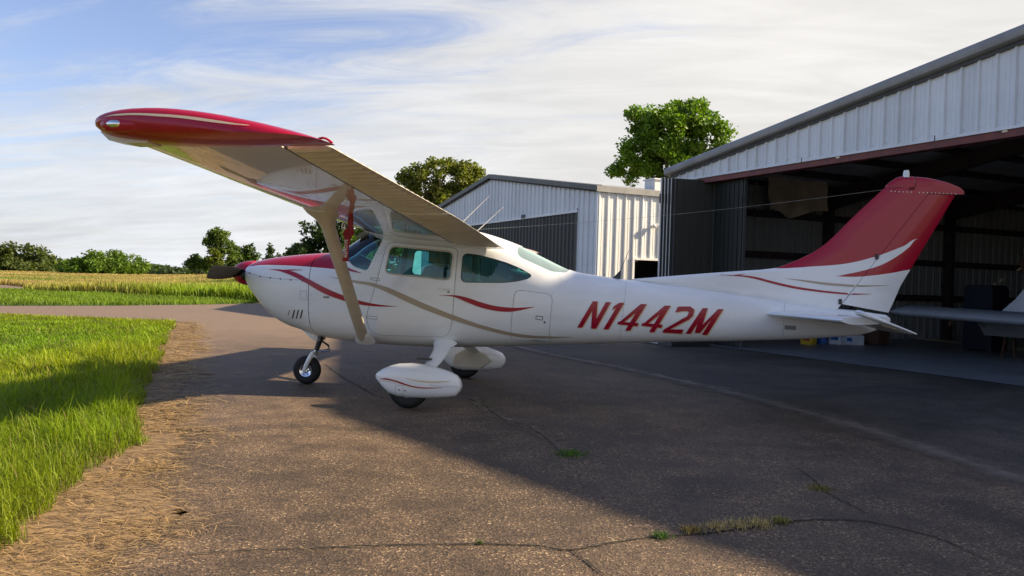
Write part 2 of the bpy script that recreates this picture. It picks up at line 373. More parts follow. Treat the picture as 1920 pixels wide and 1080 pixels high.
# edges, from the photograph's ground line
grass_edge = [(-8.3,10.5),(-6.4,7.2),(-4.5,3.9),(-3.5,2.1),(-2.6,.6),(-1.8,-.9),(-1.05,-2.2),(-.55,-2.9),(-.22,-3.35),(.14,-3.9),(.20,-4.3),(.32,-4.65),(.50,-5.05),(.70,-5.6),(.92,-6.15),(1.0,-7.2),(.85,-9),(.6,-13)]
pave_edge = [(-8.1,10.7),(-7.2,9.2),(-5.4,6.2),(-3.9,3.6),(-2.7,1.3),(-1.65,-.5),(-1.15,-1.5),(-.72,-2.3),(-.25,-3.1),(.05,-3.45),(.28,-3.72),(.36,-4.05),(.45,-4.5),(.72,-4.95),(1.0,-5.25),(1.36,-5.52),(1.38,-5.8),(1.36,-6.2),(1.6,-7.2),(1.8,-9),(2.0,-13)]
asph = [(2.0,-13),(45,-13),(45,40),(6,62),(-30,70),(-13.5,27),(-14.2,22.2),(-15.5,18.5),(-17.6,15.2),(-60,16.2),(-60,11.6),(-14,11.0)]+jag(pave_edge, .035, .18, 3)[:-1]
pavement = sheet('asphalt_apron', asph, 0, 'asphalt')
def fade_mat(name, c1, c2, nscale, soft=.22, rough=.95, aspect=(1, 1, 1)):
    m = bpy.data.materials.new(name); m.use_nodes = True; t = m.node_tree; b = t.nodes['Principled BSDF']; b.inputs['Roughness'].default_value = rough
    c = N(t, 'ShaderNodeTexCoord'); mp = N(t, 'ShaderNodeMapping', inp={'Scale': aspect, 'Rotation': (0, 0, RAD(-25))}); t.links.new(c.outputs['Object'], mp.inputs[0])
    n = N(t, 'ShaderNodeTexNoise', inp={'Scale': nscale, 'Detail': 7, 'Roughness': .68}); t.links.new(mp.outputs[0], n.inputs[0])
    n2 = N(t, 'ShaderNodeTexNoise', inp={'Scale': nscale*3.7, 'Detail': 5, 'Roughness': .6}); t.links.new(mp.outputs[0], n2.inputs[0])
    r2 = N(t, 'ShaderNodeMapRange', inp={1: .32, 2: .66, 3: 0, 4: 1}); t.links.new(n2.outputs[0], r2.inputs[0])
    t.links.new(mixc(t, r2.outputs[0], c1, c2), b.inputs['Base Color'])
    at = N(t, 'ShaderNodeAttribute', attribute_name='cover')
    d = math_(t, 'SUBTRACT', math_(t, 'ADD', math_(t, 'MULTIPLY', n.outputs[0], 1.6), math_(t, 'MULTIPLY', at.outputs['Fac'], 1.7)), 1.45)
    al = N(t, 'ShaderNodeMapRange', inp={1: 0, 2: soft, 3: 0, 4: 1}); t.links.new(d, al.inputs[0]); t.links.new(al.outputs[0], b.inputs['Alpha'])
    bp = N(t, 'ShaderNodeBump', inp={'Strength': .6, 'Distance': .02}); t.links.new(n2.outputs[0], bp.inputs['Height']); t.links.new(bp.outputs[0], b.inputs['Normal'])
    MATS[name] = m
def fade_strip(name, rows, covers, z, material, parent=None):
    """rows: equal-length polylines side by side; covers: coverage of each"""
    k = len(rows); n = len(rows[0]); V = [(p[0], p[1], z) for r in rows for p in r]
    F = [(j*n+i, j*n+i+1, (j+1)*n+i+1, (j+1)*n+i) for j in range(k-1) for i in range(n-1)]
    o = MB().add(V, F).build(name, material, parent); at = o.data.attributes.new('cover', 'FLOAT', 'POINT')
    at.data.foreach_set('value', [float(c) for c in covers for _ in range(n)])
    for q in o.data.polygons: pass
    if parent is None: o['kind'] = 'structure'
    return o
def side_rows(pts, n, offs):
    P = smooth_line(pts, n); D = np.gradient(P, axis=0); D /= np.linalg.norm(D, axis=1)[:, None]; Q = np.c_[-D[:, 1], D[:, 0]]
    return [P+Q*o for o in offs]
fade_mat('straw_soil', (.27, .18, .095), (.095, .062, .038), 4.6, .16, aspect=(.5, 1.7, 1))
fade_mat('dirt_line', (.23, .175, .115), (.10, .078, .058), 6., .5)
fade_mat('pale_edge', (.19, .155, .12), (.12, .098, .077), 2.2, .9)
_pe = resample(pave_edge, 80); _ge = resample(grass_edge, 80)
fade_strip('straw_verge', [_ge+np.array([-1.1, 0]), _ge+np.array([.05, 0]), _ge+(_pe-_ge)*.6, _pe, _pe+np.array([.10, .04]), _pe+np.array([.26, .1])], [1, 1, .92, .58, .30, 0], .005, 'straw_soil')
sheet('lawn', [(x-.32, y-.1) for x, y in grass_edge]+[(-60,-13),(-60,11.4),(-14,10.9)], -.004+.014, 'turf')
lawn2 = [(-17.6,15.4),(-15.4,18.9),(-14.0,22.4),(-13.4,25.5),(-16.0,28.5),(-24,30),(-31,31.5),(-60,33),(-60,16.3)]
sheet('verge', lawn2, -.012, 'turf')
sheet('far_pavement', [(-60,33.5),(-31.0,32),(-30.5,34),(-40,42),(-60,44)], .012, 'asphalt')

# ------------------------------------------------------------------ hangar frame of reference
H0 = gpt(1400, 657); H0[2] = 0
hb = gpt(1920, 725); HD = hb-H0; HD[2] = 0; HD /= np.linalg.norm(HD); HN = np.array([-HD[1], HD[0], 0]); HRZ = math.atan2(HD[1], HD[0])
def HW(t, s, z=0): return H0+HD*t+HN*s+np.array([0, 0, z])
# smoother newer paving between the old asphalt and the hangars
edge2 = [gpt(u, v)[:2] for u, v in ((1005,657),(1040,665),(1180,692),(1400,742),(1640,808),(1900,890))]
e_dir = edge2[-1]-edge2[-2]; e_dir /= np.linalg.norm(e_dir)
edge2 = [tuple(edge2[0]+np.array([-3.2, 6.])), tuple(edge2[0]+np.array([-1.2, 2.0]))]+[tuple(p) for p in edge2]+[tuple(edge2[-1]+e_dir*12)]
ap = jag(edge2, .03, .2, 9)+[tuple(HW(24,-2)[:2]), tuple(HW(24,.0)[:2]), tuple(HW(-24,.0)[:2]), tuple(HW(-24,-2)[:2])]
sheet('paved_strip', ap, .004, 'apron_smooth')
sheet('hangar_floor', [tuple(HW(t, s)[:2]) for t, s in ((-2.9,-.02),(22.4,-.02),(22.4,17.8),(-2.9,17.8))], .012, 'slab')
def ribbon(name, pts, wd, z, material, parent, seed=0, n=60, taper=True):
    P = smooth_line(pts, n); r = np.random.default_rng(seed); V = []; F = []
    for i, p in enumerate(P):
        a = P[max(0, i-1)]; b = P[min(n-1, i+1)]; d = (b-a)/np.linalg.norm(b-a); q = np.array([-d[1], d[0]])
        k = (math.sin(math.pi*i/(n-1))**.4 if taper else 1)*wd*(.5+r.random()); off = r.normal(0, wd*.6)
        V += [(*(p+q*(off+k)), z), (*(p+q*(off-k)), z)]
        if i: F.append((2*i-2, 2*i-1, 2*i+1, 2*i))
    return MB().add(V, F).build(name, material, parent)
def gp(L): return [gpt(u, v)[:2] for u, v in L]
fade_strip('pale_seam', side_rows(edge2[1:], 140, (-.75, -.30, -.05, .18, .55)), [0, .50, .90, .50, 0], .0085, 'pale_edge', pavement)
c1 = [(300,1047),(420,1035),(560,1030),(700,1024),(820,1022),(900,1021),(1000,1024),(1070,1032),(1150,1018),(1230,1008),(1330,1000),(1420,989),(1500,977),(1600,976),(1660,985),(1760,1010),(1850,1050)]
fade_strip('crack_silt', side_rows(gp(c1), 190, (-.10, -.03, 0, .03, .11)), [0, .26, .60, .26, 0], .0035, 'dirt_line', pavement)
ribbon('crack', gp(c1), .0065, .0065, 'crack', pavement, 7, 260)
fade_strip('crack_silt', side_rows(gp([(880,745),(920,775),(960,790),(1010,812),(1050,840),(1085,862)]), 70, (-.3, -.1, .02, .15, .4)), [0, .4, .62, .4, 0], .0035, 'dirt_line', pavement)
ribbon('crack', gp([(860,742),(900,757),(940,785),(990,800),(1030,828),(1050,850)]), .006, .0065, 'crack', pavement, 9, 90)
ribbon('crack', gp([(1070,1032),(1095,1050),(1120,1070),(1140,1085)]), .006, .0065, 'crack', pavement, 10, 50)
ribbon('crack', gp([(606,680),(625,695),(650,712),(690,735),(720,748)]), .008, .0065, 'crack', pavement, 11, 50)
ribbon('crack', gp([(1480,870),(1520,895),(1545,920),(1600,950),(1640,970)]), .005, .0065, 'crack', pavement, 12, 70)

# ================================================================== AIRPLANE
plane = empty('airplane', (0,0,0), 0, 'white high-wing airplane with dark red tail and swoosh stripes, registration N1442M', 'airplane')
# fuselage: x, ztop, zbot, halfwidth, z of widest, n_upper, n_lower
FS = [(-.965,1.455,1.29,.20,1.375,2.1,2.1),(-.945,1.49,1.235,.29,1.37,2.2,2.1),(-.90,1.522,1.15,.365,1.36,2.3,2.1),(-.80,1.555,1.02,.42,1.33,2.5,2.15),
      (-.68,1.582,.89,.455,1.29,2.6,2.2),(-.55,1.604,.795,.48,1.25,2.7,2.3),(-.42,1.62,.735,.50,1.22,2.8,2.4),(-.25,1.64,.69,.517,1.2,2.8,2.6),
      (-.08,1.655,.64,.532,1.18,2.8,2.8),(.10,1.668,.605,.545,1.17,2.8,3.0),(.24,1.685,.59,.55,1.16,2.8,3.1),(.36,1.765,.58,.552,1.17,2.75,3.2),
      (.50,1.86,.57,.556,1.18,2.8,3.3),(.64,1.945,.562,.558,1.2,3.0,3.3),(.80,2.01,.556,.56,1.2,3.2,3.3),(1.1,2.045,.55,.56,1.2,3.4,3.3),(1.5,2.04,.55,.56,1.2,3.4,3.3),
      (1.9,1.985,.565,.555,1.19,3.3,3.2),(2.2,1.91,.58,.54,1.17,3.1,3.1),(2.5,1.805,.60,.515,1.14,2.8,3.0),(2.8,1.665,.622,.48,1.11,2.6,2.9),(3.1,1.535,.64,.44,1.08,2.5,2.8),
      (3.45,1.475,.662,.395,1.07,2.5,2.7),(3.8,1.437,.685,.355,1.065,2.5,2.6),(4.3,1.39,.72,.30,1.055,2.4,2.5),(5.1,1.30,.765,.22,1.04,2.4,2.4),(5.74,1.225,.81,.16,1.03,2.4,2.3),
      (6.1,1.185,.845,.125,1.03,2.4,2.2),(6.5,1.15,.905,.08,1.03,2.4,2.1),(6.70,1.12,.99,.045,1.05,2.2,2.1)]
def sections(xs, inset=0.):
    R = []; n = 72; S = catmull(FS, xs)
    for x, zt, zb, hw, zc, nu, nl in S:
        zt -= inset; zb += inset; hw -= inset; ring = []
        for j in range(n):
            a = 2*math.pi*j/n; c, s_ = math.cos(a), math.sin(a); e = 2/(nu if s_ >= 0 else nl)
            ring.append((x, hw*math.copysign(abs(c)**e, c), zc+((zt-zc) if s_ >= 0 else (zc-zb))*math.copysign(abs(s_)**e, s_)))
        R.append(ring)
    return R
def loft(xs, inset=0): return MB().rings(sections(xs, inset))
XC = np.r_[-.965, -.957, -.945, np.linspace(-.92, -.006, 22)]
XF = np.r_[np.linspace(.004, .2, 4), np.linspace(.24, .86, 24), np.linspace(.9, 3.2, 44), np.linspace(3.3, 6.70, 40)]
curve_paint('cowl_paint', [[(-1.0,1.455),(-.95,1.456),(-.9,1.46),(-.7,1.485),(-.43,1.49),(-.06,1.482),(.17,1.47),(.33,1.462),(.40,1.465),(.43,1.75),(.46,2.0),(.70,2.0)]], -1.0, .70, 1.2, 2.0)
cowl = loft(XC).build('cowling', 'cowl_paint', plane, True, 40)
fbuild = loft(XF)
FB = BVHTree.FromPolygons([Vector(v) for v in fbuild.v], fbuild.f)
allb = loft(np.r_[XC, XF]); ALLB = BVHTree.FromPolygons([Vector(v) for v in allb.v], allb.f)
def cast(bvh, u, v, off=0.):
    h = bvh.ray_cast(Vector(CAM), Vector(ray(u, v)))
    if h[0] is None: return None
    nrm = h[1]; 
    if nrm.dot(Vector(ray(u, v))) > 0: nrm = -nrm
    return h[0]+nrm*off
C2 = lambda x, y: (640+x/3.375, 400+y/3.375)      # picture crops the outlines were read from
C1 = lambda x, y: (360+x/2.7, 380+y/2.7)
C3 = lambda x, y: (1000+x/3.84, 440+y/3.84)
C4 = lambda x, y: (1350+x/2.842, 300+y/2.842)
def xz_poly(P, f):
    return [(q.x, q.z) for q in (cast(ALLB, *f(*p)) for p in P)]
def xz_round(P, f, r=18, n=4):
    return xz_poly(round_poly(P, r, n), f)
door_win = xz_round([(312,206),(712,245),(690,424),(274,378)], C2, 38)
rear_win = xz_round([(768,270),(792,254),(870,265),(960,287),(1050,315),(1130,348),(1208,394),(1180,414),(1110,430),(1030,438),(775,436),(757,415)], C2, 14, 3)
shield = round_poly([(.20,1.735),(.45,1.59),(.55,1.50),(.73,1.447),(.875,1.79),(.885,1.865),(.76,1.93),(.70,2.3),(.05,2.3),(.05,1.78)], .05, 3)
back_win = round_poly([(2.44,2.2),(2.485,1.715),(2.535,1.66),(2.90,1.505),(3.07,1.498),(3.16,1.7),(3.1,2.2)], .04, 3)
door_poly = xz_round([(292,182),(740,222),(703,660),(692,740),(655,782),(240,770),(175,735),(158,650),(222,440),(262,290)], C2, 30)
bag_poly = xz_round([(1098,482),(1338,512),(1312,812),(1068,800)], C2, 45)
# cabin shell: hollow, with the window openings cut through
inner = loft(np.r_[np.linspace(.06, .86, 22), np.linspace(.9, 3.25, 40)], .022).build('tmp', None)
def cutter(poly, y0, y1): return MB().prism(poly, y0, y1).build('tmp', None)
c_dw, c_rw, c_ws, c_bw = cutter(door_win, -2, 2), cutter(rear_win, -2, 2), cutter(shield, -2, 2), cutter(back_win, -2, 2)
raw = fbuild.build('tmp', None)
me = boolean(raw, [(inner, 'DIFFERENCE'), (c_dw, 'DIFFERENCE'), (c_rw, 'DIFFERENCE'), (c_ws, 'DIFFERENCE'), (c_bw, 'DIFFERENCE')])
fus = link('fuselage', me, 'cowl_paint', plane, True, 40)
XG = np.r_[np.linspace(.15, .95, 30), np.linspace(1.0, 3.25, 40)]
go, gi = loft(XG, .006).build('tmp', None), loft(XG, .012).build('tmp', None)
gi.scale = (1, 1, 1)
def pane(name, poly, y0, y1, label=None):
    c = cutter(poly, y0, y1); me = boolean(go, [(gi, 'DIFFERENCE'), (c, 'INTERSECT')]); kill(c)
    o = link(name, me, 'tinted_glass', plane, True, 40)
    return o
pane('windscreen', shield, -2, 2); rw_ = pane('rear_window', back_win, -2, 2); rw_.data.materials[0] = MATS['sky_sheen_glass']
sidepanes = []
for a, b in ((-2, -.1), (.1, 2)):
    sidepanes += [pane('cabin_window', door_win, a, b), pane('cabin_window', rear_win, a, b)]
# doors: skins 3 mm proud of the fuselage
do, di = loft(XF, -.003).build('tmp', None), loft(XF, .004).build('tmp', None)
def skin(name, poly, y0, y1, cut=None):
    c = cutter(poly, y0, y1); ops = [(di, 'DIFFERENCE'), (c, 'INTERSECT')]
    if cut: ops.append((cut, 'DIFFERENCE'))
    me = boolean(do, ops); kill(c)
    return link(name, me, 'white_paint', plane, True, 40)
cut_dw = cutter(door_win, -2.2, 2.2)
doors = [skin('door', door_poly, -2, -.1, cut_dw), skin('door', door_poly, .1, 2, cut_dw)]
bag = skin('baggage_door', bag_poly, -2, -.1)
kill(cut_dw, do, di, go, gi, raw, inner, c_dw, c_rw, c_ws, c_bw)
def side_y(x, z, s=-1):
    h = ALLB.ray_cast(Vector((x, s*3, z)), Vector((0, -s, 0))); return h[0].y if h[0] else s*.3
def outline(name, poly, r, material, s, parent, lift=0.0, flat=1.0):
    P = [Vector((x, side_y(x, z, s)+s*lift, z)) for x, z in resample(list(poly)+[poly[0]], 90)[:-1]]
    return MB().tube(P, r, 6, True).build(name, material, parent, True, 60)
for s, d in ((-1, doors[0]), (1, doors[1])):
    outline('door_gap', door_poly, .0028, 'seam', s, d, .002)
    outline('window_frame', door_win, .010, 'cream_paint', s, d, .001)
for o, s in ((sidepanes[1], -1), (sidepanes[3], 1)): outline('window_seal', rear_win, .0045, 'gap', s, o, -.001)
outline('door_gap', bag_poly, .0024, 'seam', -1, bag, .002)

# ---- painted stripes and letters: thin film following the skin
def film(name, up, lo, material, bvh, off, parent, f, n=44, k=3, mirror=True, fb=None):
    U = smooth_line([f(*p) for p in up], n); L = smooth_line([f(*p) for p in lo], n); V = []; F = []
    for i in range(n):
        for j in range(k+1):
            q = U[i]+(L[i]-U[i])*j/k; h = cast(bvh, q[0], q[1], off); V.append(h if h and (fb is None or h.y < -.012) else (Vector(on(q[0], q[1], 1, fb)) if fb else None))
    for i in range(n-1):
        for j in range(k):
            q = (i*(k+1)+j, i*(k+1)+j+1, (i+1)*(k+1)+j+1, (i+1)*(k+1)+j)
            if all(V[a] is not None for a in q): F.append(q)
    V = [v if v is not None else Vector((0, 0, .9)) for v in V]
    o = MB().add(V, F).build(name, material, parent, True, 60, fixn=False)
    if mirror:
        MB().add([(v[0], -v[1], v[2]) for v in V], F).build(name, material, parent, True, 60, fixn=False)
    return o
film('stripe', [(390,337),(470,341),(530,356),(600,392),(680,433),(760,467),(840,493),(930,513),(1040,526)],
     [(390,338),(450,349),(510,372),(580,408),(660,455),(740,487),(820,510),(920,524),(1040,527)], 'red_paint', ALLB, .0065, plane, C1)
film('stripe', [(470,340),(510,339),(560,341)], [(470,345),(510,344),(560,342)], 'red_paint', ALLB, .0060, plane, C1, 12, 1)
film('stripe', [(-82,400),(0,412),(90,425),(200,441),(300,471),(400,514),(500,559),(600,601),(700,640),(850,694),(1000,736),(1100,757),(1200,770),(1330,777),(1465,780)],
     [(-82,401),(0,420),(90,440),(200,463),(300,504),(400,553),(500,598),(600,637),(700,673),(850,720),(1000,758),(1100,777),(1200,787),(1330,788),(1465,781)], 'tan_paint', ALLB, .0065, plane, C2, 70)
film('stripe', [(0,322),(45,345),(90,363),(132,379)], [(0,346),(45,362),(90,373),(132,380)], 'red_paint', ALLB, .0065, plane, C2, 14, 2)
film('stripe', [(620,519),(720,518),(800,534),(880,561),(960,583),(1040,594),(1120,597),(1225,591)],
     [(620,520),(710,528),(790,560),(870,592),(950,612),(1030,622),(1110,618),(1225,592)], 'red_paint', ALLB, .0065, plane, C2)
def quad_film(V, F, q, bvh, off, k=5):
    o = len(V); q = np.array(q, float)
    for i in range(k+1):
        for j in range(k+1):
            a, b = i/k, j/k; p = (1-a)*((1-b)*q[0]+b*q[1])+a*((1-b)*q[3]+b*q[2])
            V.append(cast(bvh, p[0], p[1], off))
    for i in range(k):
        for j in range(k): F.append((o+i*(k+1)+j, o+i*(k+1)+j+1, o+(i+1)*(k+1)+j+1, o+(i+1)*(k+1)+j))
four = [[(772,500),(817,500),(655,628),(603,643)], [(603,644),(612,624),(758,636),(748,660)], [(775,500),(817,500),(697,690),(660,690)]]
LETTERS = [('N', [[(428,480),(465,480),(352,668),(315,668)], [(428,480),(462,480),(450,675),(415,675)], [(522,486),(559,486),(452,676),(415,676)]]),
 ('1', [[(618,490),(656,490),(540,681),(503,681)], [(580,513),(622,490),(640,500),(566,545)]]),
 ('4', four), ('4', [[(x+173, y+11) for x, y in q] for q in four]),
 ('2', [[(1040,519),(1062,517),(1062,553),(1021,560)], [(1060,517),(1132,517),(1112,551),(1060,552)], [(1130,517),(1160,540),(1122,566),(1110,548)], [(1160,538),(1150,582),(1106,590),(1120,560)], [(1152,580),(1118,614),(1060,612),(1108,586)], [(1118,612),(980,682),(934,684),(1062,611)], [(938,680),(1080,680),(1067,711),(929,703)]]),
 ('M', [[(1218,529),(1256,529),(1132,713),(1095,711)], [(1218,529),(1256,529),(1200,706),(1160,706)], [(1330,536),(1348,536),(1200,706),(1160,706)], [(1330,536),(1369,536),(1251,720),(1213,718)]])]
for ch, qs in LETTERS:
    V, F = [], []
    for i, q in enumerate(qs): quad_film(V, F, [C3(*p) for p in q], ALLB, .0055+.0004*i)
    lo = MB().add(V, F).build('registration_letter', 'red_paint', plane, fixn=False); lo['label'] = 'dark red slanted character %s with pale shadow' % ch
    V, F = [], []
    for i, q in enumerate(qs): quad_film(V, F, [C3(p[0]+8, p[1]+6) for p in q], ALLB, .0025+.0004*i)
    MB().add(V, F).build('letter_shadow', 'pale_tan', lo, fixn=False)
    c = 4.05                                            # same character on the far side, read from there
    V2, F2 = [], []
    for i, q in enumerate(qs):
        o = len(V2); tmpV, tmpF = [], []; quad_film(tmpV, tmpF, [C3(*p) for p in q], ALLB, 0)
        for p in tmpV:
            x = 2*c-p.x; V2.append(Vector((x, side_y(x, p.z, 1)+.0055+.0004*i, p.z)))
        F2 += [tuple(o+a for a in f) for f in tmpF]
    MB().add(V2, F2).build('registration_letter', 'red_paint', plane, fixn=False)

# cowling details
def surf_patch(name, px, f, material, parent, off=.003, bvh=None):
    V, F = [], []; quad_film(V, F, [f(*p) for p in px], bvh or ALLB, off, 4); return MB().add(V, F).build(name, material, parent, True, 60, fixn=False)
def surf_line(name, px, f, r, material, parent, bvh=None, n=40, off=0.0, close=False):
    P = resample([f(*p) for p in px]+([f(*px[0])] if close else []), n); P = [cast(bvh or ALLB, u, v, off) for u, v in P]
    P = [p for p in P if p is not None]
    return MB().tube(P, r, 6, False).build(name, material, parent, True, 60)
for i in range(4):
    x = 488+i*20; surf_patch('louver', [(x+8,543),(x+15,543),(x+4,586),(x-3,586)] if i else [(x+5,545),(x+9,545),(x-1,570),(x-4,570)], C1, 'gap', cowl, .002)
surf_line('oil_door', [(548,447),(580,447),(582,490),(548,488)], C1, .0022, 'trim_grey', cowl, n=60, close=True)
surf_line('cowl_seam', [(282,352),(340,372),(420,384),(500,389),(560,392),(607,394)], C1, .0022, 'trim_grey', cowl)
for u, v in ((293,357),(346,374),(398,381),(448,386),(500,391),(558,396)):
    p = cast(ALLB, *C1(u, v), .002)
    MB().lathe([(.0, -.003), (.009, -.003), (.009, .003), (.0, .004)], p, 'y', 10).build('fastener', 'dark_metal', cowl)
surf_patch('data_plate', [(665,473),(695,474),(695,484),(665,482)], C1, 'trim_grey', plane, .006)
for px in ([(188,405),(240,412),(240,428),(188,420)], [(160,648),(228,655),(226,672),(158,664)]): surf_line('hinge', px, C2, .0028, 'trim_grey', doors[0], n=40, off=.004, close=True)
surf_patch('door_handle', [(612,473),(692,478),(690,489),(612,484)], C2, 'metal', doors[0], .012); surf_patch('door_lock', [(672,492),(684,493),(683,503),(672,502)], C2, 'dark_metal', doors[0], .008)
surf_line('latch', [(1233,648),(1276,653),(1272,675),(1231,669)], C2, .0035, 'gap', bag, n=40, off=.005, close=True); surf_patch('door_lock', [(1280,682),(1292,684),(1291,695),(1280,693)], C2, 'dark_metal', bag, .007)
surf_patch('tail_placard', [(344,880),(405,884),(404,906),(343,903)], C4, 'trim_grey', plane, .003)
surf_line('skin_seam', [(1100,378),(1250,395),(1450,425),(1700,458)], C3, .0016, 'trim_grey', fus, off=.0)
for x0, y0, x1, y1 in ((672,330,620,790),(140,420,128,440)): surf_line('skin_seam', [(x0,y0),((x0+x1)/2,(y0+y1)/2),(x1,y1)], C3, .0014, 'trim_grey', fus)
surf_line('skin_seam', [(1810,480),(1806,600),(1795,740)], C3, .0014, 'trim_grey', fus)
def rivets(name, px, f, parent, step=.055, r=.0042, bvh=None):
    P = resample([f(*p) for p in px], 400); Q = [cast(bvh or ALLB, u, v, .0) for u, v in P]; Q = [q for q in Q if q is not None]; mb = MB(); acc = 0; last = Q[0]
    for q in Q[1:]:
        acc += (q-last).length; last = q
        if acc > step:
            acc = 0; mb.lathe([(0, -.003), (r, -.002), (r, .003), (0, .004)], q, 'y', 6)
    o = mb.build(name, 'trim_grey', parent); o['kind'] = 'stuff'; return o
for px in ([(255,165),(225,265),(200,360)], [(278,190),(250,290),(228,385)]): rivets('rivet_row', px, C2, fus, .045)
rivets('rivet_row', [(668,335),(650,560),(616,785)], C3, fus, .06, .0035); rivets('rivet_row', [(1806,485),(1802,600),(1791,735)], C3, fus, .05, .0035)
rivets('rivet_row', [(160,455),(700,500),(1300,560),(1780,620)], C3, fus, .07, .003); rivets('rivet_row', [(604,420),(598,520),(590,660)], C1, cowl, .11, .006)
# air inlets and lower duct of the cowling
for s in (-1, 1):
    P = [(-.962+.02*abs(math.sin(a))*0, s*.235+.10*math.cos(a), 1.345+.055*math.sin(a)) for a in np.linspace(0, 2*math.pi, 20, endpoint=False)]
    MB().rings([[(p[0]-.012, p[1], p[2]) for p in P], [(p[0]+.05, p[1], p[2]) for p in P]]).build('air_inlet', 'gap', cowl)
MB().rings([[(-.28,-.12,.73),(-.28,.12,.73),(-.28,.12,.72),(-.28,-.12,.72)], [(-.12,-.16,.70),(-.12,.16,.70),(-.10,.16,.58),(-.10,-.16,.58)], [(-.02,-.14,.68),(-.02,.14,.68),(-.04,.14,.555),(-.04,-.14,.555)]]).build('cowl_flap', 'white_paint', cowl)
# propeller
prop = empty('propeller', (-1.0, 0, 1.38)); prop.parent = plane
MB().lathe([(0, -.25), (.045, -.243), (.09, -.218), (.125, -.168), (.148, -.10), (.16, -.03), (.162, .045), (.0, .045)], (0,0,0), 'x', 36).build('spinner', 'red_paint', prop, True, 40)
def blade(s):
    R = []
    for r, ch, tw, th in ((.10,.07,60,.05),(.17,.09,55,.045),(.27,.135,48,.032),(.45,.175,38,.024),(.65,.185,30,.018),(.85,.18,25,.013),(.98,.165,22,.010),(1.025,.13,22,.007),(1.035,.06,22,.004)):
        a = RAD(tw); ring = []
        for j in range(14):
            q = 2*math.pi*j/14; c = ch/2*math.cos(q); t = th/2*math.sin(q)*(1.0)
            ring.append((c*math.sin(a)-t*math.cos(a)-.02, s*r, s*(-1)*0+c*math.cos(a)+t*math.sin(a)))
        R.append(ring)
    return MB().rings(R).build('blade', 'prop_black', prop, True, 50)
blade(-1); blade(1)

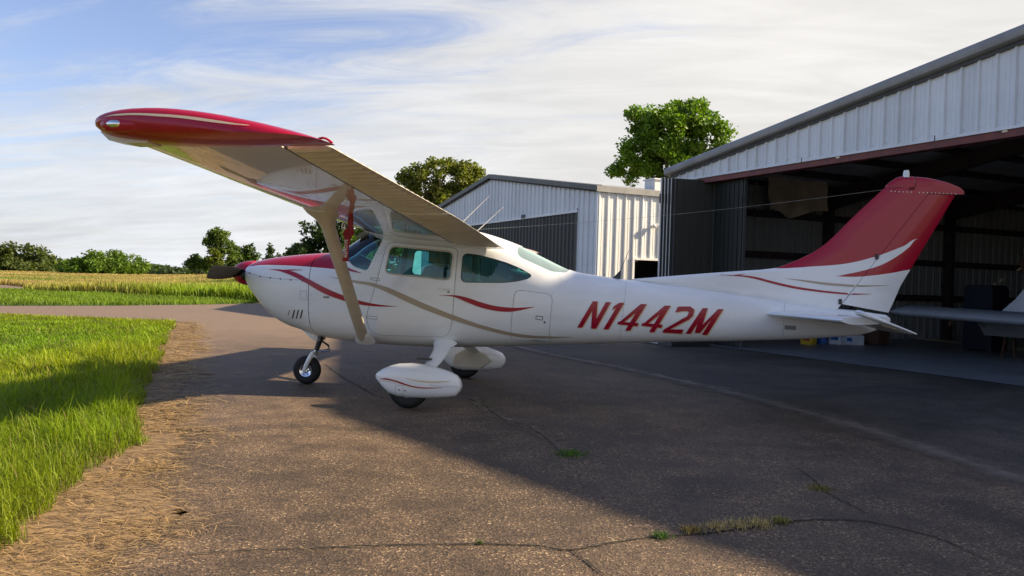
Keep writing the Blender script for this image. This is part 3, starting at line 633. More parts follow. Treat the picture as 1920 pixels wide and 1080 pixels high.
# ---- wings
def wing_geo(s, sg=-1):
    """s = |y| -> LE x, TE x, LE z, TE z"""
    k = max(0, (s-2.6)/2.7)
    return .645+.045*k, 2.37-.09*min(1, s/2.6)-.22*k, 1.945+(.0555 if sg < 0 else .010)*s, 1.715+(.0845 if sg < 0 else .038)*s
def af(u, c):
    t = .125*5*c*(.2969*math.sqrt(u)-.126*u-.3516*u*u+.2843*u**3-.1036*u**4)
    m_ = .02*c*((2*.4*u-u*u)/.16 if u < .4 else ((1-.8)+.8*u-u*u)/.36)
    return m_+t, m_-t*(1 if u > .03 else 1)
HINGE = 1.765
def wing_pt(s, u, up, sg=-1):
    lx, tx, lz, tz = wing_geo(s, sg); c = tx-lx; a, b = af(u, c); return lx+u*c, lz+(tz-lz)*u+(a if up else b)
def wing(sg):
    S = np.r_[np.linspace(.40, 2.6, 16), np.linspace(2.75, 5.22, 16)]; R = []
    for s in S:
        lx, tx, lz, tz = wing_geo(s, sg); uh = (HINGE-lx)/(tx-lx); us = uh*(.5-.5*np.cos(np.linspace(0, math.pi, 22)))
        ring = [(wing_pt(s, u, True, sg)[0], sg*s, wing_pt(s, u, True, sg)[1]) for u in us[::-1]]+[(wing_pt(s, u, False, sg)[0], sg*s, wing_pt(s, u, False, sg)[1]) for u in us[1:]]
        R.append(ring)
    wob = MB().rings(R).build('wing', 'wing_paint', plane, True, 40)
    # flap and aileron: corrugated skins behind the hinge line
    for nm, s0, s1 in (('flap', .60, 2.86), ('aileron', 2.885, 5.17)):
        pitch = .115; nr = int((s1-s0)/pitch); R = []
        for i in range(nr):
            for q, h in ((0, 0), (.44, .0), (.54, .017), (.80, .017), (.90, 0)):
                s = s0+(i+q)*(s1-s0)/nr; lx, tx, lz, tz = wing_geo(s, sg); c = tx-lx; u0 = (HINGE+.014-lx)/c
                us = np.array([0, .04, .12, .5, .9, .97, 1.0])*(1-u0)+u0; hh = np.array([0, 0, 1, 1, .8, 0, 0])*h
                up = [(wing_pt(s, u, True, sg)[0], sg*s, wing_pt(s, u, True, sg)[1]+b) for u, b in zip(us[::-1], hh[::-1])]
                lo = [(wing_pt(s, u, False, sg)[0], sg*s, wing_pt(s, u, False, sg)[1]-b-.002) for u, b in zip(us, hh)]
                R.append(up+lo)
        MB().rings(R).build(nm, 'cream_paint', wob, False)
        P = [(HINGE+.006, sg*s, wing_pt(s, (HINGE-wing_geo(s, sg)[0])/(wing_geo(s, sg)[1]-wing_geo(s, sg)[0]), False, sg)[1]+.006) for s in np.linspace(s0, s1, 12)]
        MB().tube(P, .009, 6).build('hinge_gap', 'gap', wob)
    # leading-edge cuff end and moulded tip
    R = []; lxs = []
    for s, k, zo in ((5.21,1.03,0),(5.24,1.05,0),(5.30,1.04,0),(5.37,1.0,.004),(5.43,.92,.008),(5.475,.78,.012),(5.50,.58,.014),(5.515,.30,.014),(5.518,.08,.014)):
        lx, tx, lz, tz = wing_geo(5.25, sg); lx -= .025; tx += .02
        us = .5-.5*np.cos(np.linspace(0, math.pi, 22)); c = tx-lx; ring = []
        fl = lambda u: .62 if u > .0 else 1
        for u in us[::-1]:
            a, b = af(u, c); a += .012*math.sin(math.pi*u)**.5; mid = lz+(tz-lz)*u+.012; ring.append((lx+u*c+(1-k)*(.32-u)*c*.55, sg*s, mid+zo+(a-.012)*k))
        for u in us[1:-1]:
            a, b = af(u, c); mid = lz+(tz-lz)*u+.012; ring.append((lx+u*c+(1-k)*(.32-u)*c*.55, sg*s, mid+zo+(b-.012)*k))
        R.append(ring)
    tb = MB().rings(R); tip = tb.build('wing_tip', 'red_paint', wob, True, 50)
    lx, tx, lz, tz = wing_geo(5.2, sg)
    cuff = [[(lx-.015+dx, sg*s, lz-.052+dz) for dx, dz in ((-.01,.03),(.05,-.022),(.16,-.038),(.30,-.036),(.33,.0),(.33,.03),(.1,.05))] for s in (5.20, 5.35)]
    MB().rings(cuff).build('tip_plate', 'cream_paint', wob, False)
    return wob, tip, tb
wl, tipl, tbl = wing(-1); wr, tipr, tbr = wing(1)
TB = BVHTree.FromPolygons([Vector(v) for v in tbl.v], tbl.f)
C5 = lambda x, y: (140+x/4.174, 190+y/4.174)
film('tip_stripe', [(235,121),(330,101),(480,94),(640,99),(800,109),(960,127),(1100,148),(1240,170),(1370,190)],
     [(235,122),(330,114),(480,109),(640,118),(800,130),(960,150),(1100,168),(1240,183),(1370,191)], 'pale_tan', TB, .003, wl, C5, 40, 2, mirror=False)
pn = cast(TB, 207, 236, -.012)
if pn:
    B = []
    for sgn, par in ((-1, wl), (1, wr)):
        q = Vector((pn.x, pn.y*(-sgn), pn.z-(0 if sgn < 0 else .245)))
        R = [[(q.x+x, q.y+sgn*r*math.cos(a)*.9, q.z+r*math.sin(a)) for a in np.linspace(0, 2*math.pi, 14, endpoint=False)] for x, r in ((-.07,.004),(-.055,.025),(-.02,.042),(.05,.045),(.14,.038),(.20,.02),(.22,.003))]
        MB().rings(R).build('light_housing', 'red_paint', par, True, 50)
        R = [[(q.x+.03+x, q.y+sgn*(.026+r*math.cos(a)*.8), q.z+r*math.sin(a)) for a in np.linspace(0, 2*math.pi, 14, endpoint=False)] for x, r in ((-.05,.004),(-.04,.014),(-.01,.024),(.03,.024),(.055,.012),(.062,.002))]
        MB().rings(R).build('navigation_light', 'chrome', par, True, 50)
# bright trailing lip of the tip
lx, tx, lz, tz = wing_geo(5.25)
P = [(tx-.10+.02*k, -5.21-.0*k, tz+.014+.030*math.sin(math.pi*k/6)) for k in range(7)]
MB().tube(P, .008, 6).build('tip_lip', 'red_paint', wl, True, 60)
# wing struts
for sg in (-1, 1):
    R = []
    a = np.array([.70, sg*.545, .645]); b = np.array([.935, sg*2.47, 1.99 if sg < 0 else 1.89])
    for k, ch, th in ((0,.145,.05),(.04,.14,.048),(.9,.145,.05),(.955,.20,.06),(1.0,.34,.085),(1.04,.40,.10)):
        c = a+(b-a)*k; R.append([(c[0]+ch/2*math.cos(q)*(1 if math.cos(q) < 0 else 1.1), c[1], c[2]+th/2*math.sin(q)*1.4) for q in np.linspace(0, 2*math.pi, 18, endpoint=False)])
    st = MB().rings(R).build('wing_strut', 'cream_paint', plane, True, 50)
    R = []
    for k, rx, rz in ((-.025,.125,.040),(.0,.115,.036),(.03,.092,.031),(.06,.076,.027)):
        c = a+(b-a)*k; R.append([(c[0]+.02+rx*math.cos(q), c[1], c[2]+rz*math.sin(q)) for q in np.linspace(0, 2*math.pi, 18, endpoint=False)])
    MB().rings(R).build('strut_fairing', 'white_paint', st, True, 60)
# wing root fairing
for sg in (-1, 1):
    R = []
    for s, g in ((.46,.10),(.52,.055),(.58,.02),(.64,.0)):
        lx, tx, lz, tz = wing_geo(s, sg); ring = []
        us = .5-.5*np.cos(np.linspace(0, math.pi, 20))
        for u in us[::-1]: x, z = wing_pt(s, u, True, sg); ring.append((x, sg*s, z+.004))
        for u in us[1:-1]: x, z = wing_pt(s, u, False, sg); ring.append((x, sg*s, z-.004-g*min(1, u*5)*.55*(1-u**3)))
        R.append(ring)
    MB().rings(R).build('root_fairing', 'white_paint', wl if sg < 0 else wr, True, 50)
# antennas
for y, b0, t0 in ((-1.0, (873,411), (917,368)), (-.45, (898,430), (944,388))):
    a = on(*b0, 1, y); b = on(*t0, 1, y); a = a-(b-a)*.55
    MB().tube([a, b], [.006, .004], 6).build('whip_antenna', 'wire', plane)
a = on(1655, 356, 1, 0); b = on(893, 440, 1, 0); b = np.array([1.92, 0, 2.0])
MB().tube([a+(b-a)*t+np.array([0, 0, -.05*math.sin(math.pi*t)]) for t in np.linspace(0, 1, 16)], .0014, 5).build('antenna_wire', 'wire_dull', plane)
a = on(1155, 524, 1, -.05); b = on(1163, 508, 1, -.05); c = on(1180, 468, 1, -.05)
aw = MB().tube([b, c], [.004, .003], 6).build('bent_antenna', 'dark_metal', plane)
MB().rings([[(a[0]-.06,-.03,a[2]-.01),(a[0]+.05,-.03,a[2]-.02),(a[0]+.05,-.07,a[2]-.02),(a[0]-.06,-.07,a[2]-.01)], [(b[0]-.008,-.045,b[2]),(b[0]+.01,-.045,b[2]),(b[0]+.01,-.055,b[2]),(b[0]-.008,-.055,b[2])]]).build('antenna_base', 'dark_metal', aw)

# ---- tail: fin, rudder, stabilizer, elevators
FIN = [(1.16,5.75),(1.24,5.3),(1.32,4.7),(1.40,4.05),(1.44,3.75),(1.50,4.3),(1.55,4.77),(1.61,5.40),(1.64,5.52),(1.71,5.69),(1.82,5.89),(1.91,6.01),(2.03,6.13),(2.21,6.29),(2.36,6.435),(2.52,6.59),(2.58,6.652)]
hx = lambda z: 6.20+(z-1.23)*.703
tx_ = lambda z: 6.71+(z-1.20)*.528
def half_t(z): return .058-.022*(z-1.2)/1.5
def fin_row(z, xl, xr, full=True):
    us = np.array([0, .004, .015, .04, .09, .18, .32, .5, .75, 1.0]); h = half_t(z)
    c = xr-xl; L = [];
    for u in us:
        d = u*c; L.append((xl+d, min(h, .5*h*math.sqrt(d/.06)*.9+.0) if d < .22 else h))
    return [(x, y, z) for x, y in L]+[(x, -y, z) for x, y in L[::-1]]
zs = np.r_[np.linspace(1.16, 1.64, 26), np.linspace(1.68, 2.58, 20)]
FT = np.array(FIN)
def finLE(z):
    if z < 1.44: return float(np.interp(z, FT[:5, 0], FT[:5, 1]))
    return float(np.interp(z, FT[4:, 0], FT[4:, 1]))
# paint boundaries (x,z) on the fin, lower edge of the red, then the white swoosh's lower edge, then the lower red's edge
def fxz(L): return [(q[0], q[2]) for q in (on(*C4(x, y), 1, -.05) for x, y in L)]
c1_ = fxz([(310,577),(400,574),(500,567),(580,562),(650,555),(720,543),(780,528),(840,511),(900,490),(980,458),(1065,420)])
c2_ = fxz([(600,618),(690,605),(780,585),(830,570),(880,550),(950,510),(1010,466),(1065,420)])
c3_ = fxz([(600,618),(670,622),(740,622),(800,617),(860,610),(930,600),(1005,586)])
c1f = [(3.6,2.9),(5.2,2.9),(5.35,1.75)]+c1_+[(7.2,c1_[-1][1]),(7.6,c1_[-1][1])]
c2f = [(3.6,c2_[0][1]),(5.2,c2_[0][1])]+c2_+[(7.2,c2_[-1][1]),(7.6,c2_[-1][1])]
c3f = [(3.6,2.95),(c3_[0][0]-.02,2.95),(c3_[0][0]-.01,c3_[0][1])]+c3_+[(7.1,c3_[-1][1]+.02),(7.6,c3_[-1][1]+.05)]
curve_paint('fin_paint', [c1f, c2f, c3f], 3.6, 7.6, 1.0, 3.0)
fin_mb = MB().rings([fin_row(z, finLE(z), hx(z)) for z in zs]); fin = fin_mb.build('fin', 'fin_paint', plane, True, 40)
def rud_row(z, x0, x1):
    h = half_t(z)*.98; L = [(x0, h*.5), (x0+.004, h*.92), (x0+.03, h), (x0+(x1-x0)*.5, h*.6), (x1-.005, .006), (x1, .002)]
    return [(x, y, z) for x, y in L]+[(x, -y, z) for x, y in L[::-1]]
rz_ = np.linspace(1.235, 2.50, 18); Rr = []
for z in rz_:
    k = (z-1.235)/1.27; Rr.append(rud_row(z-0*k, hx(z)+.0025, tx_(z)))
for i, r in enumerate(Rr):                      # bottom edge slopes down aft
    if i < 3: Rr[i] = [(x, y, z-(x-6.2)*.16*(1-i/3)) for x, y, z in r]
rud_mb = MB().rings(Rr); rud = rud_mb.build('rudder', 'fin_paint', plane, True, 40)
# caps
def cap_rows(xa, xb, zl, zr, h0, topfun):
    R = []
    for x in np.linspace(xa, xb, 14):
        zb_ = zl+(zr-zl)*(x-xa)/(xb-xa); zt_ = topfun(x); hh = h0(x); ring = []
        for j in range(12):
            q = math.pi*j/11; ring.append((x, hh*math.cos(q), zb_+(zt_-zb_)*math.sin(q)**.6))
        R.append(ring)
    return R
MB().rings(cap_rows(6.655, 6.955, 2.565, 2.585, lambda x: .036*min(1, max(.08, (x-6.65)/.08)**.5), lambda x: np.interp(x, [6.655,6.70,6.77,6.82,6.955], [2.60,2.64,2.69,2.703,2.70]))).build('fin_cap', 'red_paint', fin, True, 60)
MB().rings([fin_row(z, finLE(min(z, 2.58))+max(0, z-2.58), 6.955+(z-2.55)*.05) for z in (2.545, 2.58)][:2]).build('fin_cap_base', 'red_paint', fin)
MB().rings(cap_rows(6.967, 7.485, 2.512, 2.505, lambda x: .036*min(1, max(.1, (7.50-x)/.35)), lambda x: np.interp(x, [6.967,7.1,7.19,7.3,7.38,7.44,7.485], [2.70,2.688,2.668,2.64,2.61,2.585,2.545]))).build('rudder_cap', 'red_paint', rud, True, 60)
MB().tube([(6.87,0,2.69),(6.87,0,2.74),(6.87,0,2.77),(6.87,0,2.775)], [.036,.034,.026,.006], 14).build('beacon_light', 'lens', fin, True, 50)
FINB = BVHTree.FromPolygons([Vector(v) for v in fin_mb.v]+[Vector(v) for v in rud_mb.v], fin_mb.f+[tuple(i+len(fin_mb.v) for i in f) for f in rud_mb.f])
film('stripe', [(-2,612),(60,613),(130,615),(200,625),(300,651),(400,673),(500,689),(600,701),(700,710),(808,714)], [(-2,613),(60,617),(130,623),(200,637),(300,664),(400,686),(500,700),(600,711),(700,718),(808,715)], 'red_paint', FINB, .004, fin, C4, 60, 2, fb=-.05)
film('stripe', [(75,612),(105,609),(135,605)], [(75,616),(105,613),(135,606)], 'red_paint', FINB, .0035, fin, C4, 10, 1, fb=-.05)
film('stripe', [(345,630),(450,640),(550,652),(650,661),(750,667),(905,667)], [(345,631),(450,648),(550,664),(650,673),(750,676),(905,668)], 'tan_paint', FINB, .004, fin, C4, 50, 2, fb=-.05)
for k in range(8):
    u, v = 885+k*20, 157+k*1.5; p = cast(FINB, *C4(u, v+6), .003)
for k in range(17):
    z = 2.548-.0*k; x = 6.70+k*.043
    if k == 6: continue
    MB().lathe([(0,-.004),(.006,-.004),(.006,.002),(0,.004)], (x, -.040+.0015*max(0, k-7), z-.022-.0012*k), 'y', 8).build('rivet', 'metal', fin if k < 6 else rud)
for u, v in ((640,755),(835,515)):
    p = cast(FINB, *C4(u, v), .0)
    if p: MB().box(p.x-.018, p.x+.018, p.y-.012, p.y+.012, p.z-.03, p.z+.03).build('hinge_bracket', 'dark_metal', rud)
for sg in (-1, 1):
    def stab_row(y):
        k = (abs(y)-.10)/1.45; xl = 5.33+.53*k; xr = 6.215-.01*k; h = .055-.02*k; us = [0,.01,.04,.1,.25,.5,.8,1.0]
        L = [(xl+u*(xr-xl), h*min(1, math.sqrt(u/.25))*(1 if u < .5 else 1-.35*(u-.5)/.5)) for u in us]
        return [(x, y, 1.095+hh) for x, hh in L]+[(x, y, 1.095-hh) for x, hh in L[::-1]]
    sb = MB().rings([stab_row(sg*y) for y in (.06,.3,.6,.9,1.2,1.5,1.55)]).build('stabilizer', 'white_paint', plane, True, 40)
    droop = RAD(20)
    def elv_row(y, x0, x1, h):
        L = [(x0, 0), (x0+.012, h*.8), (x0+.04, h), ((x0+x1)/2, h*.62), (x1-.01, .006), (x1, .002)]
        pts = [(x, hh) for x, hh in L]+[(x, -hh) for x, hh in L[::-1]]; out_ = []
        for x, hh in pts:
            dx = x-6.225; out_.append((6.225+dx*math.cos(droop)+hh*math.sin(droop), y, 1.095-dx*math.sin(droop)+hh*math.cos(droop)))
        return out_
    el = MB().rings([elv_row(sg*y, x0, x1, h) for y, x0, x1, h in ((.13,6.235,6.62,.034),(.5,6.235,6.62,.033),(1.0,6.23,6.58,.03),(1.555,6.225,6.535,.028))]).build('elevator', 'cream_paint', plane, True, 40)
    MB().rings([elv_row(sg*y, x0, x1, h) for y, x0, x1, h in ((1.560,5.96,6.535,.028),(1.70,5.95,6.525,.026),(1.765,5.99,6.50,.02),(1.78,6.06,6.45,.006))]).build('elevator_horn', 'white_paint', el, True, 40)
MB().rings([[(x, y*k, 1.06+z*k) for y, z in ((-.045,-.05),(.045,-.05),(.055,.04),(.0,.075),(-.055,.04))] for x, k in ((6.62,1.0),(6.70,.85),(6.745,.45),(6.75,.1))]).build('tail_cap', 'white_paint', plane, True, 40)

# ---- landing gear
def wheel(name, c, r, wd, parent, hub):
    pr = []
    for a in np.linspace(-math.pi*.5, math.pi*.5, 13): pr.append((r-wd*.42+wd*.42*math.cos(a), wd/2*math.sin(a)))
    prof = [(r*.46, -wd*.42)]+pr+[(r*.46, wd*.42)]
    tb_ = MB().rings([[(c[0]+q*math.cos(a), c[1]+h, c[2]+q*math.sin(a)) for q, h in prof] for a in np.linspace(0, 2*math.pi, 40, endpoint=False)], close=True)
    t = tb_.build(name, 'rubber', parent, True, 50)
    MB().lathe([(0,-wd*.30),(r*.12,-wd*.34),(r*.14,-wd*.30),(r*.22,-wd*.26),(r*.40,-wd*.36),(r*.47,-wd*.40),(r*.48,-wd*.36),(r*.48,wd*.36),(r*.40,wd*.36),(r*.2,wd*.28),(0,wd*.30)], c, 'y', 32).build('hub', hub, t, True, 40)
    for k in range(6):
        a = k*math.pi/3; MB().lathe([(0,-.005),(.009,-.005),(.009,.004),(0,.004)], (c[0]+r*.31*math.cos(a), c[1]-wd*.315, c[2]+r*.31*math.sin(a)), 'y', 8).build('bolt', 'dark_metal', t)
    return t
wheel('nose_wheel', (-.215, 0, .178), .182, .135, plane, 'chrome')
ng = MB().tube([(-.02,0,.70),(-.06,0,.55),(-.10,0,.43)], [.036,.036,.030], 14).build('nose_gear_leg', 'dark_metal', plane, True, 40)
MB().tube([(-.085,0,.47),(-.12,0,.37)], .023, 12).build('oleo_piston', 'chrome', ng, True, 40)
MB().tube([(-.12,-.10,.385),(-.115,0,.40),(-.12,.10,.385)], .026, 10).build('fork_crown', 'white_paint', ng, True, 40)
for s in (-1, 1): MB().tube([(-.108,s*.088,.405),(-.145,s*.094,.34),(-.185,s*.096,.26),(-.212,s*.096,.185),(-.222,s*.096,.155)], [.027,.030,.027,.026,.016], 12).build('fork', 'white_paint', ng, True, 50)
MB().tube([(-.04,-.03,.57),(.07,-.03,.50),(.085,-.03,.45),(-.09,-.03,.415)], .013, 8).build('torque_link', 'dark_metal', ng, True, 40)
MB().tube([(-.06,-.04,.42),(.09,-.04,.435)], .014, 8).build('damper', 'metal', ng, True, 40)
PANT = [(1.165,.345,.305,.025),(1.19,.37,.28,.055),(1.25,.41,.215,.09),(1.33,.445,.15,.115),(1.42,.468,.12,.128),(1.55,.478,.112,.135),(1.70,.468,.115,.132),(1.85,.438,.125,.118),(1.97,.405,.14,.10),(2.05,.37,.155,.08),(2.085,.32,.20,.065),(2.10,.28,.245,.05)]
for sg in (-1, 1):
    yc = sg*1.43
    R = []
    for x, zt, zb, hw in PANT:
        zc = (zt+zb)/2-.01; ring = []
        for j in range(28):
            a = 2*math.pi*j/28; c, s_ = math.cos(a), math.sin(a); e = 2/3.2
            ring.append((x, yc+hw*math.copysign(abs(c)**e, c), zc+((zt-zc) if s_ > 0 else (zc-zb))*math.copysign(abs(s_)**e, s_)))
        R.append(ring)
    pmb = MB().rings(R); pant = pmb.build('wheel_fairing', 'white_paint', plane, True, 50)
    wheel('main_wheel', (1.525, yc, .218), .222, .155, plane, 'metal')
    # spring leg in its fairing
    L = []
    for x, y, z, ch, th in ((1.66,.40,.66,.24,.07),(1.67,.50,.61,.215,.055),(1.68,.70,.535,.19,.05),(1.685,1.0,.455,.17,.045),(1.68,1.25,.40,.155,.045),(1.67,1.40,.37,.15,.045)):
        L.append([(x+ch/2*math.cos(a), sg*(y+th*.3*math.sin(a)), z+th/2*math.sin(a)) for a in np.linspace(0, 2*math.pi, 16, endpoint=False)])
    leg = MB().rings(L).build('gear_leg', 'white_paint', plane, True, 50)
    L = [[(1.675+rx*math.cos(a), sg*y, z+rz*math.sin(a)) for a in np.linspace(0, 2*math.pi, 18, endpoint=False)] for y, z, rx, rz in ((.44,.625,.145,.05),(.50,.605,.125,.038),(.56,.582,.106,.028))]
    MB().rings(L).build('gear_cuff', 'white_paint', leg, True, 50)
    MB().box(1.50, 1.66, sg*.93 if sg > 0 else -1.04, sg*1.04 if sg > 0 else -.93, .478, .492).build('step', 'dark_metal', leg)
    # inner cover round the leg
    q = yc-sg*.12
    cov = [(1.36,.16),(1.78,.15),(1.93,.27),(1.86,.36),(1.74,.40),(1.60,.44),(1.50,.40),(1.40,.34)]
    MB().rings([[(x, q+sg*.03, z) for x, z in cov], [(x*.93+1.65*.07, q-sg*.035, z*.9+.028) for x, z in cov]]).build('inner_cover', 'cream_paint', pant, False)
    if sg < 0:
        PB = BVHTree.FromPolygons([Vector(v) for v in pmb.v], pmb.f)
        C7 = lambda x, y: (640+x/5.333, 600+y/5.333)
        film('stripe', [(385,590),(440,581),(520,597),(600,622),(700,655),(800,672),(900,675),(1020,675)], [(385,592),(440,596),(520,611),(600,638),(700,667),(800,682),(900,684),(1020,677)], 'red_paint', PB, .003, pant, C7, 40, 2, False)
        film('stripe', [(430,600),(520,613),(600,640),(700,669),(800,684),(900,686)], [(430,601),(520,616),(600,644),(700,672),(800,686),(900,687)], 'gold_line', PB, .002, pant, C7, 30, 1, False)
        film('stripe', [(640,580),(720,598),(800,609),(900,616),(1000,614),(1090,609)], [(640,582),(720,604),(800,618),(900,626),(1000,623),(1090,612)], 'gold_line', PB, .003, pant, C7, 30, 1, False)
        surf_line('fairing_seam', [(335,598),(450,612),(545,635)], C7, .0018, 'trim_grey', pant, PB, 20)
        surf_line('fairing_seam', [(880,650),(1000,662),(1100,668),(1185,667)], C7, .0018, 'trim_grey', pant, PB, 20)
        surf_line('access_door', [(543,652),(616,656),(618,748),(541,743)], C7, .0018, 'trim_grey', pant, PB, 40, 0, True)
        for u, v in ((577,698),(638,705)):
            p = cast(PB, *C7(u, v), .002); MB().lathe([(0,-.004),(.009,-.004),(.009,.003),(0,.004)], p, 'y', 10).build('fastener', 'trim_grey', pant)

# ---- cabin interior
MB().box(.10, 2.9, -.38, .38, .70, .73).build('cabin_floor', 'liner', plane)
MB().rings(sections(np.array([2.95, 2.98]), .035)).build('rear_bulkhead', 'liner', plane)
pan = MB().prism([(.42,1.0),(.50,1.0),(.52,1.44),(.40,1.52),(.28,1.56),(.26,1.5)], -.46, .46).build('instrument_panel', 'panel_black', plane)
for y in (-.24, .24):
    yk = MB().tube([(.50,y,1.22),(.66,y,1.22)], .013, 8).build('control_yoke', 'panel_black', plane)
    MB().tube([(.66,y-.13,1.31),(.665,y-.12,1.22),(.67,y-.03,1.18),(.67,y+.03,1.18),(.665,y+.12,1.22),(.66,y+.13,1.31)], .016, 8).build('grip', 'panel_black', yk)
MB().rings([[(x, y, z) for x, z in ((2.42,1.52),(2.93,1.40),(2.93,1.38),(2.42,1.50))] for y in (-.36, .36)]).build('added_pale_shelf', 'added_shelf_grey', plane)  # added pale panel, lightens the rear window in place of reflected sky
def seat(x, y, wd, rec, ht):
    s = MB().rings([[(x+a, y+b*wd*k, z) for a, b in ((-.24,-.5),(.24,-.5),(.24,.5),(-.24,.5))] for z, k in ((.92,.9),(.95,1),(1.04,1),(1.07,.9))]).build('seat', 'seat_cloth', plane, True, 50)
    R = []
    for t, k in ((0,.8),(.06,1),(.4,1),(.8,.92),(.95,.85),(1.0,.7)):
        cx_ = x+.24+t*rec; cz = 1.04+t*ht; R.append([(cx_+q*.055*(1 if t < .97 else .6), y+p*wd*k/2, cz) for q, p in ((-1,-.9),(-1,.9),(0,1),(1,.9),(1,-.9),(0,-1))])
    MB().rings(R).build('backrest', 'seat_cloth', s, True, 60)
    MB().rings([[(x+.24+rec*1.06+q, y+p, z) for q, p in ((-.04,-.13),(.04,-.13),(.04,.13),(-.04,.13))] for z in (1.07+ht, 1.22+ht)]).build('headrest', 'seat_cloth', s)
    MB().box(x-.2, x+.2, y-.15, y+.15, .70, .92).build('seat_base', 'dark_metal', s)
seat(1.02, -.26, .44, .20, .50); seat(1.02, .26, .44, .20, .50); seat(1.95, 0, .92, .22, .42)
MB().tube([(.84,.50,1.42),(.92,.46,1.95)], .025, 8).build('door_post', 'liner', plane); MB().tube([(.84,-.505,1.42),(.92,-.44,1.93)], .02, 8).build('door_post', 'liner', plane)
MB().tube([(1.80,.505,1.33),(1.83,.47,1.9)], .03, 8).build('door_post', 'liner', plane)
MB().add([(.50,-.36,1.86),(.50,.36,1.86),(.62,.40,1.93),(.62,-.40,1.93)], [(0,1,2,3)]).build('sun_visor', 'liner', plane)

# ---- pitot cover with its red warning streamer, hanging from the wing
pc = empty('pitot_cover', (1.23, -2.60, 1.95), 0, 'red fabric pitot cover with warning streamer hanging below the wing beside the strut', 'streamer')
def hang(px_list, y, wd):
    V = []; F = []
    for i, (u, v, w_) in enumerate(px_list):
        p = on(u, v, 1, y); k = w_/190
        V += [(p[0]-1.23-k/2, y+2.60+.02*math.sin(i*1.3), p[2]-1.95), (p[0]-1.23+k/2, y+2.60-.02*math.sin(i*1.1+1), p[2]-1.95)]
        if i: F.append((2*i-2, 2*i-1, 2*i+1, 2*i))
    n_ = len(V); V += [(a, b+.006, c) for a, b, c in V]; F += [tuple(reversed([i+n_ for i in f])) for f in F]
    return MB().add(V, F)
hang([(656,380,8),(657,392,9),(657,405,9),(657,418,8)], -2.60, 0).build('cover_sleeve', 'ribbon', pc, True, 60)
stm = hang([(657,412,9),(657,425,13),(654,432,18),(653,438,19),(652,444,11),(651,455,10),(650,466,10),(649,478,10),(648,490,10)], -2.60, 0).build('streamer', 'ribbon', pc, True, 60)
fc = bpy.data.curves.new('t', 'FONT'); fc.body = 'REMOVE'; fc.size = .044; fc.extrude = .001; fc.align_x = 'CENTER'; fc.align_y = 'CENTER'
to = bpy.data.objects.new('tmp', fc); col.objects.link(to); dg = bpy.context.evaluated_depsgraph_get(); me = bpy.data.meshes.new_from_object(to.evaluated_get(dg)); kill(to)
q = on(650.5, 466, 1, -2.62)
lt = link('streamer_lettering', me, 'ribbon_text', stm); lt.location = (q[0]-1.23, -2.645+2.60, q[2]-1.95); lt.rotation_euler = (RAD(90), RAD(-90), 0)
MB().tube([on(u, v, 1, -2.55)-np.array([1.23,-2.60,1.95]) for u, v in ((646,415),(642,420),(641,428),(644,433),(647,428),(646,420))], .006, 6).build('cord', 'ribbon_text', pc)

# ================================================================== HANGARS
PW = .305
PROF = [(0,0),(.016,.042),(.046,.042),(.062,0),(.135,0),(.142,.007),(.158,.007),(.165,0),(.215,0),(.222,.007),(.238,.007),(.245,0),(.305,0)]
def panel_mesh(zb, z0, z1, prof=PROF, wd=PW):
    """ribbed wall sheet, x along the wall, ribs towards -y; top runs from z0 to z1"""
    V = []; F = []; n = len(prof)
    for x, h in prof:
        zt = z0+(z1-z0)*x/wd; b = zb(x) if callable(zb) else zb
        V += [(x, -h, b), (x, -h, zt)]
    for i in range(n-1): F.append((2*i, 2*i+2, 2*i+3, 2*i+1))
    m0 = len(V); V += [(0, .02, V[0][2]), (0, .02, V[1][2]), (wd, .02, V[2*n-2][2]), (wd, .02, V[2*n-1][2])]
    F += [(m0, m0+1, m0+3, m0+2), (0, 1, m0+1, m0), (2*n-2, m0+2, m0+3, 2*n-1)]
    me = bpy.data.meshes.new('wall_panel'); me.from_pydata(V, [], F); me.update(); return me
def panels(parent, name, material, x0, x1, y, zb, zt, axis=0, skip=None, cache={}):
    """axis 0: along local x at y; axis 1: along local y at x=y, ribs towards +x"""
    n = int(math.ceil((x1-x0)/PW-1e-6)); out_ = []
    for i in range(n):
        a = x0+i*PW; b0 = zb(a+PW/2) if callable(zb) else zb
        z0 = zt(a) if callable(zt) else zt; z1 = zt(a+PW) if callable(zt) else zt
        if b0 is None: continue
        key = (round(b0, 3), round(z0, 3), round(z1, 3), material)
        if key not in cache:
            me = panel_mesh(b0, z0, z1); me.materials.append(MATS[material]); cache[key] = me
        o = bpy.data.objects.new(name, cache[key]); col.objects.link(o); o.parent = parent
        if axis == 0: o.location = (a, y, 0)
        else: o.location = (y, a, 0); o.rotation_euler = (0, 0, math.pi/2)
        out_.append(o)
    return out_
# ---- near hangar (open, right)
TA, T0, T1, DEP = 9.8, -2.94, 22.54, 17.5
rz1 = lambda t: 4.30+.13*((t-T0) if t < TA else (T1-t))
hg = empty('hangar', tuple(H0), HRZ, 'large pale ribbed metal hangar with its wide doorway standing open behind the airplane tail', 'hangar')
panels(hg, 'fascia_panel', 'panel_white', T0, T1-.01, -.02, 4.03, lambda t: rz1(t)-.10)
MB().box(T0, T1, -.065, .01, 3.99, 4.032).build('drip_trim', 'panel_white', hg)
MB().box(T0+.9, T1, -.03, .20, 3.87, 3.985).build('header_beam', 'steel_red', hg)
MB().box(T0+.9, T1, .0, .22, 3.985, 4.03).build('door_track', 'gap', hg)
for t in (2.4, 5.75, 9.3): MB().box(t, t+.09, -.045, -.032, 3.955, 3.988).build('track_bolt_plate', 'pale_tan', hg)
for t in (1.52, 4.57, 7.6): MB().box(t, t+.012, -.073, -.062, 3.985, 4.08).build('trim_joint', 'gap', hg)
